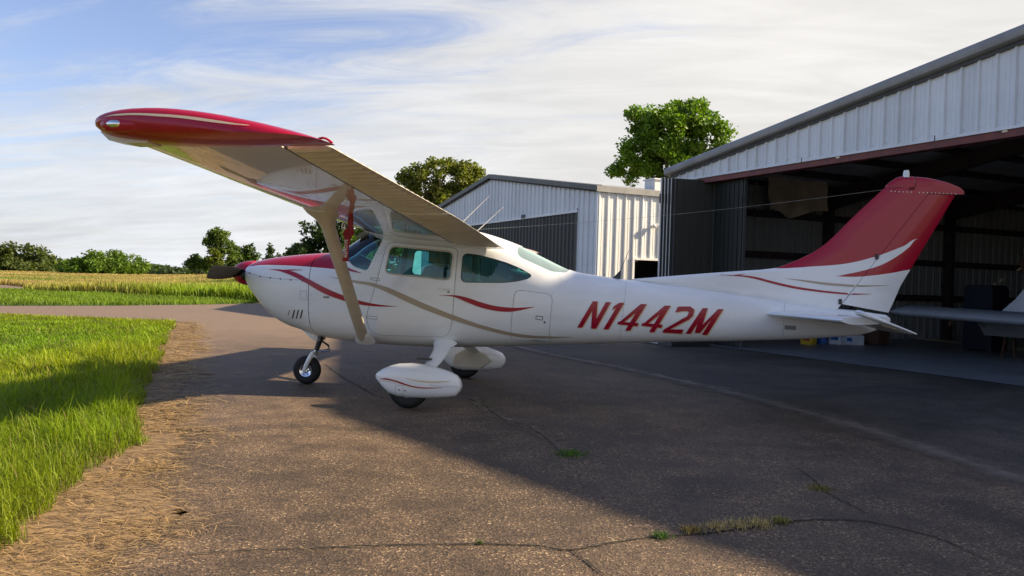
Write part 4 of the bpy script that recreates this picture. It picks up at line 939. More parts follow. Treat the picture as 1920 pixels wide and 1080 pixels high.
for i in range(44):
    t = -2.7+PW*i; 
    MB().lathe([(0,-.006),(.012,-.006),(.012,.003),(0,.003)], (t-.145, -.03, 4.09), 'y', 8).build('panel_screw', 'metal', hg)
# rake trim: rounded gutter-like edge
for a, b in ((T0-.10, TA), (TA, T1+.1)):
    z = lambda t: 4.30+.13*((t-T0) if a < TA else (T1-t))
    R = []
    for t in (a, b):
        R.append([(t, y, z(t)+dz) for y, dz in ((-.10,-.13),(-.19,-.10),(-.215,-.03),(-.19,.05),(-.12,.09),(.05,.10),(.05,-.13))])
    MB().rings(R).build('rake_trim', 'trim_grey', hg, True, 50)
    MB().rings([[(t, y, z(t)+dz) for y, dz in ((-.09,-.19),(-.075,-.132),(-.02,-.132),(-.02,-.19))] for t in (a+.1, b)]).build('rake_soffit', 'trim_dark', hg)
def roof(parent, ta, t0, t1, eave, sl, s0, s1, m_out, m_in, th=.06, ov=.1):
    for a, b in ((t0-ov, ta), (ta, t1+ov)):
        z = lambda t: eave+sl*((t-t0) if a < ta else (t1-t))
        MB().add([(a,s0,z(a)+.01),(b,s0,z(b)+.01),(b,s1,z(b)+.01),(a,s1,z(a)+.01),(a,s0,z(a)+th),(b,s0,z(b)+th),(b,s1,z(b)+th),(a,s1,z(a)+th)],
                 [(0,3,2,1),(4,5,6,7),(0,1,5,4),(1,2,6,5),(2,3,7,6),(3,0,4,7)]).build('roof', m_out, parent)
        MB().add([(a+.1,s0+.1,z(a+.1)-.02),(b,s0+.1,z(b)-.02),(b,s1-.1,z(b)-.02),(a+.1,s1-.1,z(a+.1)-.02)], [(0,3,2,1)]).build('roof_insulation', m_in, parent)
roof(hg, TA, T0, T1, 4.30, .13, .06, DEP, 'roof_metal', 'insulation')
# side, back and right walls
MB().box(T0-.06, T0-.03, 0, DEP, -.03, 4.2).build('side_wall', 'panel_white', hg)
MB().box(T0-.06, T0+.02, 0, DEP, 4.15, 4.33).build('eave_strut', 'steel_dark', hg)
panels(hg, 'inner_wall_panel', 'inner_panel', .25, DEP-.2, T0, .0, 4.22, axis=1)
MB().box(T1, T1+.05, 0, DEP, -.03, 4.25).build('side_wall', 'panel_white', hg)
MB().add([(T0,DEP,-.03),(T1,DEP,-.03),(T1,DEP,4.3),(TA,DEP,rz1(TA)),(T0,DEP,4.3)], [(0,1,2,3,4)]).build('back_wall', 'inner_panel', hg)
panels(hg, 'back_wall_panel', 'inner_panel', T0, 14, DEP-.04, .0, 4.2)
MB().box(T0-.05, T0+.95, -.02, .03, -.03, 4.02).build('front_wall', 'panel_white', hg)
# steel: columns, rafters, purlins, girts
for s in (.35, 5.2, 10.2, 15.2):
    MB().box(T0+.05, T0+.30, s-.09, s+.09, 0, 4.1).build('column', 'steel_dark', hg)
    MB().rings([[(t, y, rz1(t)-.05-d) for y, d in ((s-.09,.10),(s+.09,.10),(s+.09,.10+h),(s-.09,.10+h))] for t, h in ((T0+.1,.55),(2,.35),(TA,.5))]).build('rafter', 'steel_dark', hg)
    MB().rings([[(t, y, rz1(t)-.05-d) for y, d in ((s-.09,.10),(s+.09,.10),(s+.09,.10+h),(s-.09,.10+h))] for t, h in ((TA,.5),(17,.35),(T1-.1,.55))]).build('rafter', 'steel_dark', hg)
for t in np.arange(T0+1.3, T1-.8, 1.45):
    MB().box(t-.03, t+.03, .1, DEP-.1, rz1(t)-.20, rz1(t)-.04).build('purlin', 'steel_dark', hg)
for z in (1.15, 2.2, 3.3): MB().box(T0+.045, T0+.17, .2, DEP-.2, z, z+.18).build('girt', 'steel_dark', hg)
MB().beam((T0+.10,5.4,.2),(T0+.10,10,4.0), .03, .03).build('wall_brace', 'steel_dark', hg)
# folded door leaves
def leaf(a, b, th, m_, z1=3.93, ribs=6, out=1):
    a = np.array(a, float); b = np.array(b, float); d = b-a; L = np.linalg.norm(d); d /= L
    e = empty('door_leaf', (a[0], a[1], 0), math.atan2(d[1], d[0])); e.parent = hg
    MB().box(0, L, -th/2, th/2, .03, z1).build('leaf_panel', m_, e)
    for k in range(ribs):
        x = (k+.5)*L/ribs; MB().box(x-.022, x+.022, -th/2-.016, -th/2-.001, .06, z1-.03).build('leaf_rib', m_, e)
    for x in (.0, L): MB().box(x-.012 if x else -.001, x+.001 if x else .012, -th/2-.019, th/2+.004, .028, z1+.004).build('leaf_edge', 'trim_dark', e)
    return e
leaf((-1.86,-.73), (-1.60,.24), .05, 'door_olive')
lf2 = leaf((-1.58,.27), (-.42,.20), .05, 'door_olive', ribs=7)
for z in (.6, 1.9, 3.3): MB().box(1.0, 1.10, -.05, .03, z, z+.14).build('leaf_hinge', 'steel_dark', lf2)
for k in range(4):
    x = -1.87-.025*k-.06; y = -.77-.075*k
    e = empty('door_leaf', (x, y, 0), math.atan2(.97, .26)+math.pi); e.parent = hg
    MB().box(0, .02, -.026, .026, .03, 3.95).build('leaf_panel', 'panel_white', e)
    MB().box(-.9, .0, -.022, .022, .03, 3.95).build('leaf_sheet', 'door_olive', e)
    for z in (.62, 3.35): MB().box(.02, .035, -.034, .034, z, z+.22).build('leaf_hinge', 'steel_dark', e)
MB().box(-2.25, -1.0, -1.3, -.2, .012, .10).build('door_guide_base', 'dark_metal', hg)
for k in range(5): MB().box(-1.95+k*.09, -1.89+k*.09, -1.315, -1.30, .03, .09).build('guide_block', 'white_card', hg)
MB().box(-2.95, -1.9, -.045, -.025, .0, 4.0).build('front_wall_strip', 'panel_side', hg)

# ---- hanging tarpaulin
def cloth_mesh():
    V = []; F = []; n, k = 30, 20
    for j in range(k+1):
        for i in range(n+1):
            u, v = i/n, j/k; s = 2.72+2.08*u; ztop = 4.36+.22*u-.05*math.sin(math.pi*u)-.03*math.sin(5*u)
            zbot = 3.47+.03*math.sin(9*u)-(.17*math.exp(-((u-.42)/.22)**2))+.05*u
            z = ztop+(zbot-ztop)*v; t = T0+.42+.07*math.sin(7*u+1.5*v)*(.3+v)+.04*math.sin(17*u+3*v)*(.2+.8*v)+.03*math.sin(9*v+4*u)
            V.append((t, s, z))
    for j in range(k):
        for i in range(n): a = j*(n+1)+i; F.append((a, a+1, a+n+2, a+n+1))
    m0 = len(V); V += [(a+.01, b, c) for a, b, c in V]; F += [tuple(reversed([q+m0 for q in f])) for f in F]
    return MB().add(V, F)
tp = empty('hanging_tarp', tuple(H0), HRZ, 'creased brown canvas sheet hung under the roof inside the open hangar', 'tarp')
cloth_mesh().build('cloth', 'tarp', tp, True, 60)
for s in (2.75, 3.75, 4.77): MB().tube([(T0+.42, s, 4.36), (T0+.30, s, 4.62)], .008, 6).build('tie_cord', 'wire', tp)

# ---- things on the hangar floor
def carton(name, label, cat, t, s, wd, dp, ht, m_, lid='white_card', rot=.1, group=None):
    e = empty(name, tuple(HW(t, s, .012)), HRZ+rot, label, cat, group)
    MB().box(-wd/2, wd/2, -dp/2, dp/2, 0, ht).build('body', m_, e)
    MB().box(-wd/2-.002, wd/2+.002, -dp/2-.002, -.003, ht, ht+.008).build('flap', m_, e); MB().box(-wd/2-.002, wd/2+.002, .003, dp/2+.002, ht, ht+.008).build('flap', m_, e)
    MB().box(-wd*.3, wd*.3, -dp/2-.004, -dp/2-.001, ht*.35, ht*.75).build('label_patch', lid, e)
    return e
carton('carton', 'yellow carton with red patch on the hangar floor under the airplane tail', 'box', -1.32, 3.15, .30, .25, .26, 'yellow_card', 'red_card', .3)
e = empty('bucket', tuple(HW(-1.45, 3.75, .012)), HRZ, 'blue plastic bucket on the hangar floor beside the yellow carton', 'bucket')
MB().lathe([(0,0),(.12,0),(.145,.30),(.155,.30),(.155,.33),(.135,.33),(.11,.02),(0,.02)], (0,0,0), 'z', 24).build('pail', 'blue_plastic', e, True, 40)
MB().tube([(.15*math.cos(a), 0, .31+.15*math.sin(a)*.9) for a in np.linspace(0, math.pi, 12)], .005, 6).build('handle', 'metal', e)
for k, (t, s, h) in enumerate(((-1.32,4.15,.30),(-1.05,4.45,.24))):
    carton('carton', ('white carton with blue patch beside the blue bucket on hangar floor', 'lower white carton beside the brown cabinet on hangar floor')[k], 'box', t, s, .34, .30, h, 'white_card', 'blue_plastic', .2-.4*k)
e = empty('cabinet', tuple(HW(-.95, 5.0, .012)), HRZ+.05, 'low brown wooden cabinet on the hangar floor behind the airplane tail cone', 'cabinet')
MB().box(-.32, .32, -.2, .2, .05, .50).build('body', 'brown_wood', e); MB().box(-.34, .34, -.22, .22, .50, .53).build('top', 'brown_wood', e); MB().box(-.30, .30, -.18, .18, 0, .05).build('plinth', 'dark_metal', e)
for s in (-1, 1): 
    MB().box(s*.16-.145, s*.16+.145, -.212, -.201, .07, .48).build('door', 'brown_wood', e)
e = empty('tool_cabinet', tuple(HW(.9, 6.7, .012)), HRZ, 'dark blue cabinet standing behind the silver wing in the hangar', 'cabinet')
MB().prism([(-.38,.04),(.38,.04),(.38,1.50),(.30,1.62),(-.30,1.62),(-.38,1.50)], -.3, .3).build('body', 'navy', e)
for z in (.45, .85, 1.25): MB().box(-.36, .36, -.318, -.302, z, z+.33).build('drawer', 'navy', e)
for x in (-.3, .3): MB().box(x-.05, x+.05, -.25, .25, 0, .04).build('foot', 'dark_metal', e)
e = empty('leaning_board', tuple(HW(2.3, 8.0, .012)), HRZ, 'brown plywood board leaning against the hangar wall beyond the blue cabinet', 'board')
MB().rings([[(x, y, 0) for x, y in ((-.55,0),(.55,0),(.55,.03),(-.55,.03))], [(x-1.0, y+.1, 2.3) for x, y in ((-.55,0),(.55,0),(.55,.03),(-.55,.03))]]).build('sheet', 'brown_wood', e)
MB().rings([[(x, y, 2.31) for x, y in ((-1.55,.09),(-.45,.09),(-.45,.14),(-1.55,.14))], [(x, y, 2.34) for x, y in ((-1.55,.09),(-.45,.09),(-.45,.14),(-1.55,.14))]]).build('edge_strip', 'brown_wood', e)
# ---- silver low-wing airplane parked nose-in
p2 = empty('parked_airplane', tuple(HW(0, 0, .012)), HRZ, 'silver low-wing airplane parked nose-out in the shade of the open hangar', 'airplane')
def w2(t, s_off=0, th=1.0):
    c = 1.55+.12*(t-.8)/4; z = .93-.006*(t-.8)*3; R = []
    for u in np.r_[1-.5*(1-np.cos(np.linspace(0, math.pi, 14))), (.5-.5*np.cos(np.linspace(0, math.pi, 14)))[1:-1]]: pass
    us = .5-.5*np.cos(np.linspace(0, math.pi, 14))
    up = [(t, 3.4+u*c, z+af(u, c*1.3)[0]*th) for u in us[::-1]]; lo = [(t, 3.4+u*c, z+af(u, c*1.3)[1]*th) for u in us[1:-1]]
    return up+lo
W2 = [w2(.84, th=.15), w2(.87, th=.5), w2(.94, th=.8), w2(1.05)]+[w2(t) for t in np.linspace(1.5, 6.5, 9)]
wg2 = MB().rings(W2).build('wing', 'silver', p2, True, 50)
MB().rings(W2[:3]).build('wing', 'silver', p2, True, 50) if False else None
MB().rings([[(t, 4.95-q*c_, zz+h) for q, h, zz in ((0,.0,.84),(0,-.03,.82),(-.30,-.36,.82),(-.31,-.345,.82))] for t, c_ in ((1.9,1),(6.3,1.05))]).build('flap', 'silver', wg2, False)
for t in (2.1, 3.35, 4.6): MB().beam((t, 4.6, .84), (t, 4.98, .66), .02, .05).build('flap_arm', 'metal', wg2)
MB().tube([(.80+dx, 3.75, .95) for dx in (-.16,-.12,-.05,.06)], [.008,.04,.065,.07], 14).build('wing_tip_cap', 'navy', wg2, True, 50)
MB().rings([[(1.28+x, 3.8+y, 1.03+z) for x, y in ((-.05,-.05),(.05,-.05),(.05,.05),(-.05,.05))] for z in (0, .05)]).build('tip_light', 'dark_metal', wg2)
w2m = [[(13.9-x, y, z) for x, y, z in r] for r in W2]
MB().rings(w2m).build('wing', 'silver', p2, True, 50)
R = []
for s, hw, zb, zt in ((-.9,.08,1.15,1.5),(.4,.22,.95,1.6),(2.2,.48,.78,1.75),(3.2,.55,.74,2.15),(4.3,.57,.72,2.2),(5.1,.56,.72,1.75),(6.6,.50,.75,1.6),(7.2,.35,.85,1.45),(7.3,.2,.95,1.35)):
    R.append([(6.95+hw*math.copysign(abs(math.cos(a))**.75, math.cos(a)), 8.2-s, (zb+zt)/2+(zt-zb)/2*math.copysign(abs(math.sin(a))**.75, math.sin(a))) for a in np.linspace(0, 2*math.pi, 24, endpoint=False)])
MB().rings(R).build('fuselage', 'silver', p2, True, 50)
MB().rings([[(6.95+x, 8.2-s, z) for x, s in ((-.04,a),(.04,a),(.01,b),(-.01,b))] for z, a, b in ((1.3,.3,-.9),(2.3,-.5,-1.1))]).build('fin', 'silver', p2)
for t in (5.3, 8.6): MB().rings([[(t+h, 4.1+q*math.cos(a), .21+q*math.sin(a)) for q, h in ((.1,-.06),(.19,-.06),(.21,-.03),(.21,.03),(.19,.06),(.1,.06))] for a in np.linspace(0, 2*math.pi, 26, endpoint=False)], close=True).build('wheel', 'rubber', p2, True, 50); MB().tube([(t, 4.1, .21), (t, 4.1, .85)], .04, 8).build('gear_leg', 'metal', p2)
e = empty('stored_tailplane', tuple(HW(2.6, 5.5, .012)), HRZ, 'pale grey spare tail surface propped up behind the silver wing', 'airplane part')
MB().rings([[(x, y, z) for x, z in ((-.58,.92),(.9,.88),(.9,1.62),(.02,1.52),(-.16,1.30))] for y in (-.03, .03)]).build('skin', 'white_card', e); [MB().beam((x, y, 0), (x*.85, y*.4, .875), .04, .04).build('trestle_leg', 'brown_wood', e) for x in (-.3, .75) for y in (-.22, .22)]

# ---- far hangar (closed, left of the near one)
U0, U1, UA, UE, US, UD = -22.36, -6.58, -14.47, 4.22, .144, 15.
rz2 = lambda t: UE+US*((t-U0) if t < UA else (U1-t))
h2 = empty('hangar', tuple(H0), HRZ, 'smaller pale ribbed metal hangar with closed black sliding doors and sunlit side wall', 'hangar')
DT0, DT1, DZ = -21.2, -7.72, 3.58
panels(h2, 'gable_panel', 'panel_white', U0, U1-.001, .0, lambda t: (DZ+.03 if DT0 < t < DT1 else -.03), lambda t: rz2(t)-.08)
panels(h2, 'side_panel', 'panel_side', .0, UD-.01, U1+.02, lambda s: (2.16 if 1.31 < s < 2.32 else -.03), UE-.02, axis=1)
MB().box(U0-.03, U0, 0, UD, -.03, UE-.05).build('side_wall', 'panel_white', h2)
MB().add([(U0,UD,-.03),(U1,UD,-.03),(U1,UD,UE),(UA,UD,rz2(UA)),(U0,UD,UE)], [(0,1,2,3,4)]).build('back_wall', 'panel_white', h2)
MB().box(U1-.001, U1+.065, -.05, .0, -.03, UE-.10).build('corner_trim', 'panel_white', h2)
for a, b in ((U0-.12, UA), (UA, U1+.12)):
    z = lambda t: UE+US*((t-U0) if a < UA else (U1-t))
    MB().rings([[(t, y, z(t)+dz) for y, dz in ((-.14,-.09),(-.15,.06),(.05,.08),(.05,-.09))] for t in (a, b)]).build('rake_trim', 'trim_dark', h2)
    MB().rings([[(t, y, z(t)+dz) for y, dz in ((-.10,-.14),(-.10,-.092),(-.04,-.092),(-.04,-.14))] for t in (a+.1, b-.05)]).build('rake_soffit', 'gap', h2)
roof(h2, UA, U0, U1, UE, US, .05, UD, 'roof_metal', 'insulation', ov=.10)
MB().box(U1+.075, U1+.13, -.12, UD, UE-.14, UE+.03).build('eave_trim', 'trim_grey', h2)
# black door leaves of ribbed sheet
k = 0
for a in np.arange(DT0, DT1-.2, (DT1-DT0)/6):
    wd = (DT1-DT0)/6; dl = empty('sliding_door', (a, .03+.0*k, 0)); dl.parent = h2
    MB().box(0.01, wd-.01, .0, .04, .02, DZ-.02).build('door_sheet', 'door_dark', dl)
    nb = 9
    for i in range(nb): MB().add([((i+.2)*wd/nb, -.001, .03), ((i+.35)*wd/nb, -.032, .03), ((i+.6)*wd/nb, -.032, .03), ((i+.75)*wd/nb, -.001, .03), ((i+.2)*wd/nb, -.001, DZ-.03), ((i+.35)*wd/nb, -.032, DZ-.03), ((i+.6)*wd/nb, -.032, DZ-.03), ((i+.75)*wd/nb, -.001, DZ-.03)], [(0,1,5,4),(1,2,6,5),(2,3,7,6),(4,5,6,7)]).build('door_rib', 'door_dark', dl)
    k += 1
MB().box(DT0, DT1+.03, -.055, -.01, DZ-.03, DZ+.035).build('door_head_trim', 'panel_side', h2)
MB().box(DT1-.005, DT1+.045, -.05, -.012, 0, DZ+.1).build('door_jamb_trim', 'trim_dark', h2)
for z in (1.0, 2.7, 3.3): MB().box(DT1-.09, DT1-.01, -.06, -.03, z, z+.07).build('jamb_bracket', 'dark_metal', h2)
MB().box(-11.6, -11.35, -.09, -.056, DZ+.0, DZ+.12).build('track_bracket', 'dark_metal', h2)
# doorway in the side wall, lamp, roof unit
MB().box(U1-.02, U1+.075, 1.23, 1.30, 0, 2.2).build('doorway_frame', 'panel_side', h2); MB().box(U1-.02, U1+.075, 2.33, 2.40, 0, 2.2).build('doorway_frame', 'panel_side', h2); MB().box(U1-.02, U1+.08, 1.23, 2.40, 2.13, 2.2).build('doorway_frame', 'panel_side', h2)
MB().box(U1-.9, U1-.06, 1.28, 1.33, .02, 2.12).build('open_door', 'trim_dark', h2)
lp = empty('wall_lamp', tuple(HW(U1+.05, 1.95, 3.18)), HRZ, 'small twin floodlight fixed high on the sunlit side wall of the far hangar', 'lamp')
MB().lathe([(0,0),(.06,0),(.06,.03),(0,.03)], (0,0,0), 'x', 14).build('back_plate', 'panel_side', lp)
for s in (-1, 1):
    MB().tube([(.02,0,0),(.10,s*.05,.02)], .014, 8).build('arm', 'panel_side', lp)
    MB().tube([(.07,s*.05,.06),(.12,s*.07,.03),(.19,s*.10,-.03),(.20,s*.105,-.04)], [.03,.045,.062,.05], 12).build('lamp_head', 'panel_side', lp, True, 50)
rv = empty('roof_vent', tuple(HW(U1-.75, 2.6, UE+.1)), HRZ, 'small white box vent sitting on the far hangar roof', 'vent')
MB().box(-.28, .28, -.28, .28, -.08, .36).build('housing', 'panel_side', rv); MB().box(-.33, .33, -.33, .33, .36, .40).build('cap', 'panel_side', rv)

# ================================================================== TREES
def leaf_mat(name, trans=.35):
    m = bpy.data.materials.new(name); m.use_nodes = True; t = m.node_tree; t.nodes.clear()
    at = N(t, 'ShaderNodeAttribute', attribute_name='tone')
    df = N(t, 'ShaderNodeBsdfPrincipled', inp={'Roughness': .55, 'Specular IOR Level': .3}); t.links.new(at.outputs[0], df.inputs['Base Color'])
    tl = N(t, 'ShaderNodeBsdfTranslucent'); br = mixc(t, 1., at.outputs[0], (1.25, 1.35, .5), 'MULTIPLY'); t.links.new(br, tl.inputs[0])
    mx = N(t, 'ShaderNodeMixShader', inp={0: trans}); t.links.new(df.outputs[0], mx.inputs[1]); t.links.new(tl.outputs[0], mx.inputs[2])
    o = N(t, 'ShaderNodeOutputMaterial'); t.links.new(mx.outputs[0], o.inputs[0]); MATS[name] = m
leaf_mat('leaf'); leaf_mat('blade', .40)
def np_mesh(name, V, loops, starts, totals, tone, material, parent=None):
    me = bpy.data.meshes.new(name); me.vertices.add(len(V)); me.vertices.foreach_set('co', V.astype(np.float32).ravel())
    me.loops.add(len(loops)); me.loops.foreach_set('vertex_index', loops.astype(np.int32))
    me.polygons.add(len(starts)); me.polygons.foreach_set('loop_start', starts.astype(np.int32))
    try: me.polygons.foreach_set('loop_total', totals.astype(np.int32))
    except Exception: pass
    at = me.attributes.new('tone', 'FLOAT_COLOR', 'POINT'); at.data.foreach_set('color', np.c_[tone, np.ones(len(tone))].astype(np.float32).ravel())
    me.update(calc_edges=True); me.validate()
    return link(name, me, material, parent)
def leaves(name, C, size, tone, parent, r, outward=None):
    """C: leaf centres, one folded leaf-spray quad each"""
    n = len(C); a = r.normal(size=(n, 3)); a[:, 2] *= .7; a /= np.linalg.norm(a, axis=1)[:, None]
    b = r.normal(size=(n, 3)); b -= a*(a*b).sum(1)[:, None]; b /= np.linalg.norm(b, axis=1)[:, None]
    s = size*(.6+.8*r.random(n))[:, None]
    V = np.stack([C-a*s*.55, C+b*s*.32+a*s*.05, C+a*s*.6, C-b*s*.32-a*s*.05], 1).reshape(-1, 3)
    k = np.arange(n*4); return np_mesh(name, V, k, np.arange(n)*4, np.full(n, 4), np.repeat(tone, 4, 0), 'leaf', parent)
def tree(name, label, cat, base, trunk_h, lobes, nleaf, size, colr, seed, group=None, trunk_r=.25, clump=.6, nclump=None, fill=.35, dens_pow=.45):
    r = np.random.default_rng(seed); e = empty(name, tuple(base), 0, label, cat, group)
    L = np.array(lobes, float)              # cx,cy,cz,rx,ry,rz relative to base
    vol = L[:, 3]*L[:, 4]*L[:, 5]; nc = nclump or max(30, nleaf//45)
    which = r.choice(len(L), nc, p=vol**.8/(vol**.8).sum())
    d = r.normal(size=(nc, 3)); d /= np.linalg.norm(d, axis=1)[:, None]; rad = fill+(1-fill)*r.random(nc)**dens_pow
    cc = L[which, :3]+d*L[which, 3:]*rad[:, None]
    cs = clump*(.6+.8*r.random(nc))
    per = r.choice(nc, nleaf, p=cs**2/(cs**2).sum()); dd = r.normal(size=(nleaf, 3)); dd /= np.linalg.norm(dd, axis=1)[:, None]
    C = cc[per]+dd*(r.random(nleaf)**.5*cs[per])[:, None]*np.array([1, 1, .75])
    ct = r.random(nc); f = (.72+.5*ct[per]+.25*(r.random(nleaf)-.5))[:, None]
    yel = (r.random(nc)[per]*.5+r.random(nleaf)*.5)[:, None]
    tone = np.array(colr)*f*(1+yel*np.array([.35, .12, -.1]))
    leaves('crown', C, size, tone, e, r)
    mb = MB(); top = L[:, 2].max()
    mb.tube([(0,0,-.2),(.02*trunk_h,.0,trunk_h*.5),(0,.02*trunk_h,trunk_h),(.1,0,(trunk_h+top)/2)], [trunk_r*1.25, trunk_r, trunk_r*.8, trunk_r*.35], 9)
    tr = mb.build('trunk', 'bark', e, True, 60)
    for i in range(min(26, nc//3)):
        t_ = cc[r.integers(nc)]; z0 = trunk_h*(.6+.4*r.random()); m1 = np.array([t_[0]*.45, t_[1]*.45, z0+(t_[2]-z0)*.55])
        MB().tube([(0, 0, z0), m1, t_], [trunk_r*.38, trunk_r*.22, trunk_r*.06], 5).build('limb', 'bark', tr)
    return e
def at_px(u, dist):
    """ground point seen in column u at the given camera distance (z=0)"""
    d = ray(u, 540.); d = d[:2]/np.linalg.norm(d[:2]); return np.array([CAM[0]+d[0]*dist, CAM[1]+d[1]*dist, 0.])
def zpx(u, v, dist):
    d = ray(u, v); return CAM[2]+d[2]*dist/np.linalg.norm(d[:2])
def px_lobes(u0, dist, L):
    """lobes given as (u, v, ru, rv[, depth offset]) in photo pixels around a trunk at column u0"""
    b = at_px(u0, dist); rt = np.array([AX[0][0], AX[0][1]]); rt /= np.linalg.norm(rt); fw = np.array([-rt[1], rt[0]]); sc = dist/FPX; out_ = []
    for q in L:
        u, v, ru, rv = q[:4]; dz = q[4] if len(q) > 4 else 0
        p = at_px(u, dist)-b; p = p+np.array([fw[0], fw[1], 0])*dz*sc; out_.append((p[0], p[1], zpx(u, v, dist), ru*sc, ru*sc, rv*sc))
    return b, out_
GREEN = (.10, .205, .018); OLIVE = (.12, .158, .028); DARK = (.035, .072, .016); MIDG = (.075, .13, .025)
b, L = px_lobes(1248, 78, [(1250,250,62,46),(1203,226,32,28,20),(1286,224,44,30),(1322,260,30,30,-15),(1195,288,40,36),(1170,318,28,26,10),(1244,308,54,38,-20),(1296,298,40,32,20),(1230,208,27,17),(1272,203,26,14),(1344,240,14,16)])
tree('broadleaf_tree', 'tall bright green broadleaf tree rising between the two hangar roofs', 'tree', b, 6.0, L, 27000, .31, GREEN, 11, 'large trees behind the hangars', .45, .80, 310, .5)
b, L = px_lobes(822, 95, [(820,345,62,44),(775,350,40,38,20),(862,340,42,38),(815,318,48,24),(890,350,24,26,-10),(750,352,20,22),(840,385,60,40,15)])
tree('olive_tree', 'round olive green tree showing above the wing left of the far hangar', 'tree', b, 5.0, L, 16000, .33, OLIVE, 12, 'large trees behind the hangars', .4, .8, 180, .5)
b, L = px_lobes(620, 70, [(600,428,40,30),(575,452,24,30,10),(640,440,50,40),(690,420,50,40,10),(600,475,50,28),(660,480,60,30,-10),(730,430,50,50,30),(720,475,40,40)])
tree('dark_tree', 'dark green dense tree seen behind the wing strut and windscreen', 'tree', b, 3.0, L, 15000, .26, DARK, 13, 'trees behind the airplane nose', .3, .6, 190, .35)
b, L = px_lobes(650, 62, [(665,450,22,22),(690,455,25,20),(700,430,25,22),(672,475,30,20)])
tree('young_tree', 'bright leafy young tree catching sun in front of the dark tree', 'tree', b, 2.0, L, 2600, .22, (.09,.16,.02), 14, 'trees behind the airplane nose', .15, .45, 50, .3)
b, L = px_lobes(406, 165, [(406,442,16,13),(398,457,16,12),(415,460,18,14),(405,475,12,12),(425,478,14,12),(404,434,10,7)])
tree('tall_slim_tree', 'tall open-crowned tree standing above the field edge left of the propeller', 'tree', b, 5.0, L, 5200, .40, MIDG, 15, 'trees along the field edge', .25, .85, 80, .4)
b, L = px_lobes(400, 160, [(398,480,11,13),(404,490,14,8)])
tree('yellow_green_tree', 'small yellow-green tree at the foot of the tall open tree', 'tree', b, 2.0, L, 1500, .4, (.10,.14,.02), 16, 'trees along the field edge', .12, .6, 24, .3)
b, L = px_lobes(437, 170, [(437,474,10,16),(434,490,13,10),(441,482,12,14)])
tree('narrow_tree', 'narrow dark green tree right of the tall open tree', 'tree', b, 3.0, L, 2000, .45, (.06,.11,.022), 17, 'trees along the field edge', .15, .7, 34, .3)
b, L = px_lobes(463, 172, [(463,470,16,14),(455,482,18,14),(472,484,18,12),(460,494,22,8)])
tree('round_tree', 'rounded dark green tree near the propeller tip', 'tree', b, 3.0, L, 3200, .48, (.045,.09,.02), 18, 'trees along the field edge', .18, .8, 48, .3)
b, L = px_lobes(505, 160, [(505,455,2.5,5),(505,463,4.5,6),(505,471,7,6),(505,479,10,6),(505,487,13,6),(505,495,14,6),(519,481,4,7),(519,490,8,7)])
tree('conifer', 'pointed dark conifer above the red cowling', 'tree', b, 1.5, L, 3200, .30, (.035,.07,.02), 19, 'trees along the field edge', .12, .32, 130, .2)
b, L = px_lobes(540, 95, [(542,484,16,14),(558,478,16,18),(530,490,16,8)])
tree('low_tree', 'low dark green tree joining the conifer to the dark tree', 'tree', b, 1.5, L, 1900, .28, DARK, 20, 'trees along the field edge', .15, .6, 36, .3)
b, L = px_lobes(372, 168, [(372,486,15,11),(362,494,14,8),(384,494,12,8),(372,499,18,7)])
tree('bush', 'rounded green bush left of the tall open tree', 'bush', b, 1.0, L, 1900, .46, (.075,.14,.02), 21, 'bushes along the field edge', .1, .8, 30, .3)
b, L = px_lobes(40, 205, [(48,478,28,17),(20,482,28,18),(70,488,22,18),(-15,484,30,20),(40,497,54,14),(95,499,16,10),(0,502,50,10),(60,505,50,9)])
tree('thicket_tree', 'broad dark green tree clump rising beyond the dry field with brownish top', 'tree', b, 2.0, L, 11000, .62, (.065,.10,.025), 22, 'trees along the field edge', .4, 1.6, 130, .35)
b, L = px_lobes(195, 185, [(165,486,24,12),(200,485,34,13),(235,491,24,12),(145,494,18,11),(195,500,64,12),(262,500,18,9),(140,503,25,9),(240,504,34,9),(190,508,66,8)])
tree('bramble_mound', 'low domed mound of bright green bushes in the dry field', 'bush', b, .8, L, 11000, .52, (.085,.165,.02), 23, 'bushes along the field edge', .25, 1.3, 150, .35)
# the far wood: one mass
def far_wood():
    r = np.random.default_rng(33); C = []; T = []
    for i in range(520):
        u = r.uniform(-160, 560); dist = r.uniform(290, 400); p = at_px(u, dist); h = r.uniform(2.6, 4.6)+.8*math.sin(u*.05)+1.2*math.sin(u*.013+1)
        k = 40; q = r.normal(size=(k, 3)); q /= np.linalg.norm(q, axis=1)[:, None]; q *= (r.random(k)**.4)[:, None]*np.array([3.2, 3.2, h*.5]); C.append(p+q+np.array([0, 0, h*.5])); T.append(np.tile(np.array([.06,.095,.035])*(.7+.6*r.random()), (k, 1)))
    C = np.concatenate(C); T = np.concatenate(T); o = leaves('far_wood', C, 1.5, T, None, r)
    tag(o, 'distant low line of dark green woodland along the horizon', 'woodland', kind='stuff')
far_wood()

